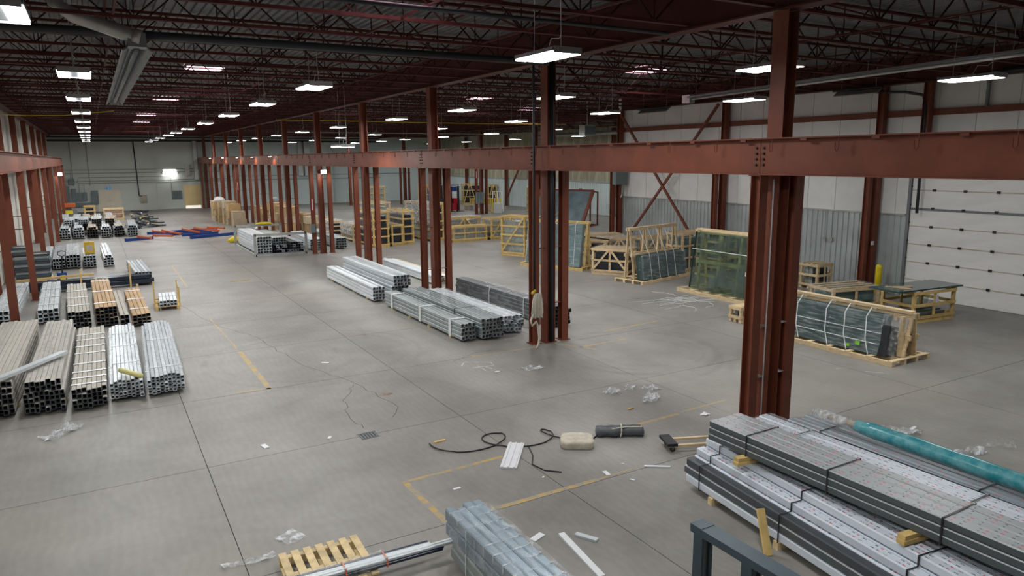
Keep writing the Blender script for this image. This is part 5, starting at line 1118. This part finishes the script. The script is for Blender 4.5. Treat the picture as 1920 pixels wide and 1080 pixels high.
for q, (x, y, s_, nm) in enumerate(((4.4, 9.35, .12, 'left of the white boards'), (5.75, 9.0, .06, 'below the white boards'), (6.7, 8.6, .16, 'between the bundle and the yellow line'), (6.9, 8.2, .07, 'in front of the printed bundle'), (7.15, 8.75, .05, 'near the white strip'), (4.7, 7.5, .22, 'behind the blue grey bundle'), (3.3, 12.4, .12, 'beside the floor drain'), (2.2, 12.6, .2, 'in the aisle left of the drain'), (4.6, 17.3, .2, 'in the middle of the open aisle'), (7.9, 14.4, .12, 'under the sprayed mark'))):
    o_ = bx('paper_scrap', None, WHT, (s_, s_ * .45, .012), (x, y, .007), (0, 0, q * .7)); tag(o_, 'tiny white paper scrap ' + nm, 'paper')
for q, (x, y, L_, rz, nm) in enumerate(((4.05, 26.6, .0, 0, ''), (4.95, 11.2, .22, .05, 'short pine stick beyond the floor drain'), (5.0, 31.5, .8, .1, 'pine stick alone in the open aisle'), (8.95, 10.75, .14, .1, 'brown wood chip near the clear plastic scraps'), (4.85, 6.2, .13, -.5, 'wood chip beside the blue grey bundle'))):
    if L_: o_ = bx('wood_stick', None, WOODY, (L_, .05, .02), (x, y, .011), (0, 0, rz)); tag(o_, nm, 'stick')
# white boards
wbd = thing('white_boards', 'pair of narrow white ridged boards on the aisle floor', 'board', (5.75, 9.97, 0), R(-38))
for k in range(2): bxx('board', wbd, WHT, -.14, .14, -.52, .52, k * .016 + .002, k * .016 + .015); 
for k in range(3): bxx('board_rib', wbd, WHT, -.12 + k * .1, -.09 + k * .1, -.52, .52, .031, .042)
o_ = bx('white_strip', None, WHT, (.42, .045, .02), (7.56, 8.37, .011), (0, 0, -.62)); tag(o_, 'short white plastic strip before the dolly', 'strip')
o_ = bx('white_strip', None, WHT, (.09, 1.1, .03), (4.94, 6.85, .016), (0, 0, -.13)); tag(o_, 'long white plastic strip beside the blue grey bundle', 'strip')
o_ = bx('white_strip', None, ALU, (.08, .32, .03), (5.25, 7.15, .016), (0, 0, .5)); tag(o_, 'short grey strip touching the long white strip', 'strip')
# black hose coils
hp = []
for k in range(120):
    t_ = k / 119; cx = 5.0 + 2.3 * t_; cy = 10.95 - .75 * t_
    hp.append((cx + (.34 + .12 * math.sin(t_ * 5)) * math.cos(t_ * 15 + 2.4), cy + .36 * math.sin(t_ * 15 + 2.4), .014 + .012 * (math.sin(t_ * 31) > 0)))
hp += [(7.6, 10.0, .014), (7.75, 10.05, .014)]
single('cable', MB().tube(hp, .012, 6), RUBB, 'long black cable looping across the aisle floor', 'cable', True)
single('cable', MB().tube([(6.2, 10.2, .012), (6.05, 9.8, .012), (5.85, 9.5, .012), (5.9, 9.2, .012), (6.1, 9.0, .012)], .01, 6), RUBB, 'short black cable end beyond the white boards', 'cable', True)
# cushion block
def soft(name, label, cat, x, y, rz, w_, d_, h_, m, seed, z=0):
    rr = random.Random(seed); N_ = 8; vs = []; fs = []
    prof = ((0.0, .96), (.12, 1.0), (.75, 1.0), (.93, .95), (1.0, .80))
    ring = []
    for j in range(N_ * 4):
        a = j / (N_ * 4) * 4; s = int(a); f = a - s
        p = [(-1 + 2 * f, -1), (1, -1 + 2 * f), (1 - 2 * f, 1), (-1, 1 - 2 * f)][s]
        l_ = (abs(p[0]) ** 6 + abs(p[1]) ** 6) ** (1 / 6); ring.append((p[0] / l_, p[1] / l_))
    M_ = len(ring)
    for zf, sc in prof:
        for p in ring: vs.append((p[0] * w_ / 2 * sc + rr.uniform(-.008, .008), p[1] * d_ / 2 * sc + rr.uniform(-.008, .008), h_ * zf + (rr.uniform(-.006, .006) if zf else 0)))
    for k in range(len(prof) - 1): fs += [(k * M_ + a, k * M_ + (a + 1) % M_, (k + 1) * M_ + (a + 1) % M_, (k + 1) * M_ + a) for a in range(M_)]
    vs.append((0, 0, h_ * 1.03)); c_ = len(vs) - 1; b_ = (len(prof) - 1) * M_; fs += [(b_ + a, b_ + (a + 1) % M_, c_) for a in range(M_)]; fs.append(tuple(reversed(range(M_))))
    t = thing(name, label, cat, (x, y, z), rz); MB().add(vs, fs).build('sack_body', m, t, smooth=True); return t
s_ = soft('sack', 'flat beige sack lying beside the rolled grey sheet', 'sack', 6.98, 9.82, R(-33), .58, .5, .14, CUSH, 3)
dr_ = thing('rolled_sheet', 'folded dark grey sheet tied with cream tape on the floor', 'rolled sheet', (7.87, 9.74, 0), R(-27))
n = 12; MB().tube([(-.42 + .84 * k / n, .015 * math.sin(k), .085) for k in range(n + 1)], [.085 * (1 + .1 * math.sin(k * 1.7)) for k in range(n + 1)], 10).build('sheet_roll', DROLL, dr_, smooth=True)
MB().tube([(-.40 + .8 * k / n, .09 + .015 * math.sin(k * 2), .1) for k in range(n + 1)], .08, 8).build('sheet_fold', DROLL, dr_, smooth=True)
MB().tube([(.0, -.09, .02), (.02, -.08, .12), (.03, 0, .19), (.04, .1, .19)], .014, 6).build('tape_tie', ROPE, dr_); MB().tube([(-.15, -.06, .16), (.1, -.02, .18), (.4, -.02, .17)], .013, 6).build('tape_tie', ROPE, dr_)
# dolly
dl = thing('dolly', 'low wooden dolly with black carpeted end and casters', 'dolly', (8.24, 8.86, 0), R(-22))
bxx('end_board', dl, BLK, -.09, .09, -.22, .22, .12, .17)
for a in (-.17, .12): bxx('side_rail', dl, WOOD, -.05, .95, a, a + .06, .085, .12)
for a in (-.15, .15): cb_ = bxx('caster', dl, GREYM, .0, .04, a - .03, a + .03, .05, .12); MB().tube([(0, -.02, -.04), (0, .02, -.04)], .045, 12).build('wheel', RUBB, cb_)
for a in (-.15, .15): cb_ = bxx('caster', dl, GREYM, .83, .87, a - .03, a + .03, .05, .09); MB().tube([(0, -.02, -.025), (0, .02, -.025)], .045, 12).build('wheel', RUBB, cb_)
# dark frame at the bottom edge
df = thing('aluminium_frame', 'anthracite aluminium frame standing at the bottom edge', 'frame', (4.98, 3.2, 0))
bxx('top_rail', df, DGREY, -.09, .09, -1.2, 1.7, 1.28, 1.36); bxx('corner_cap', df, DGREY, -.09, .09, 1.55, 1.7, 1.36, 1.366)
for y_ in (1.55, .93, -.6):
    bxx('post', df, DGREY, -.07, -.04, y_, y_ + .12, .02, 1.28); bxx('post', df, DGREY, .05, .08, y_, y_ + .12, .02, 1.28); bxx('post_web', df, ALUG, -.04, .05, y_ + .04, y_ + .07, .02, 1.28)
bxx('bottom_rail', df, DGREY, -.09, .09, -1.2, 1.7, 0, .05)
# white band cuttings by the leaning glass
sb = thing('strap_tangle', 'tangle of cut white straps beside the leaning glass', 'strapping', (17.55, 18.4, 0))
r = random.Random(5)
for k in range(14):
    a = r.uniform(0, 6.28); pts = []; x_, y_ = r.uniform(-.6, .6), r.uniform(-.9, .9)
    for j in range(6): pts.append((x_, y_, .01 + r.random() * .05)); a += r.uniform(-.6, .6); x_ += .22 * math.cos(a); y_ += .22 * math.sin(a)
    MB().tube(pts, .008, 4).build('strap', STRAPW, sb)
for k in range(3): MB().tube([(-1.2 - k * .3, .4 * k, .008), (-.4, .3 * k, .008), (.2, .2, .02)], .007, 4).build('strap', STRAPW, sb)
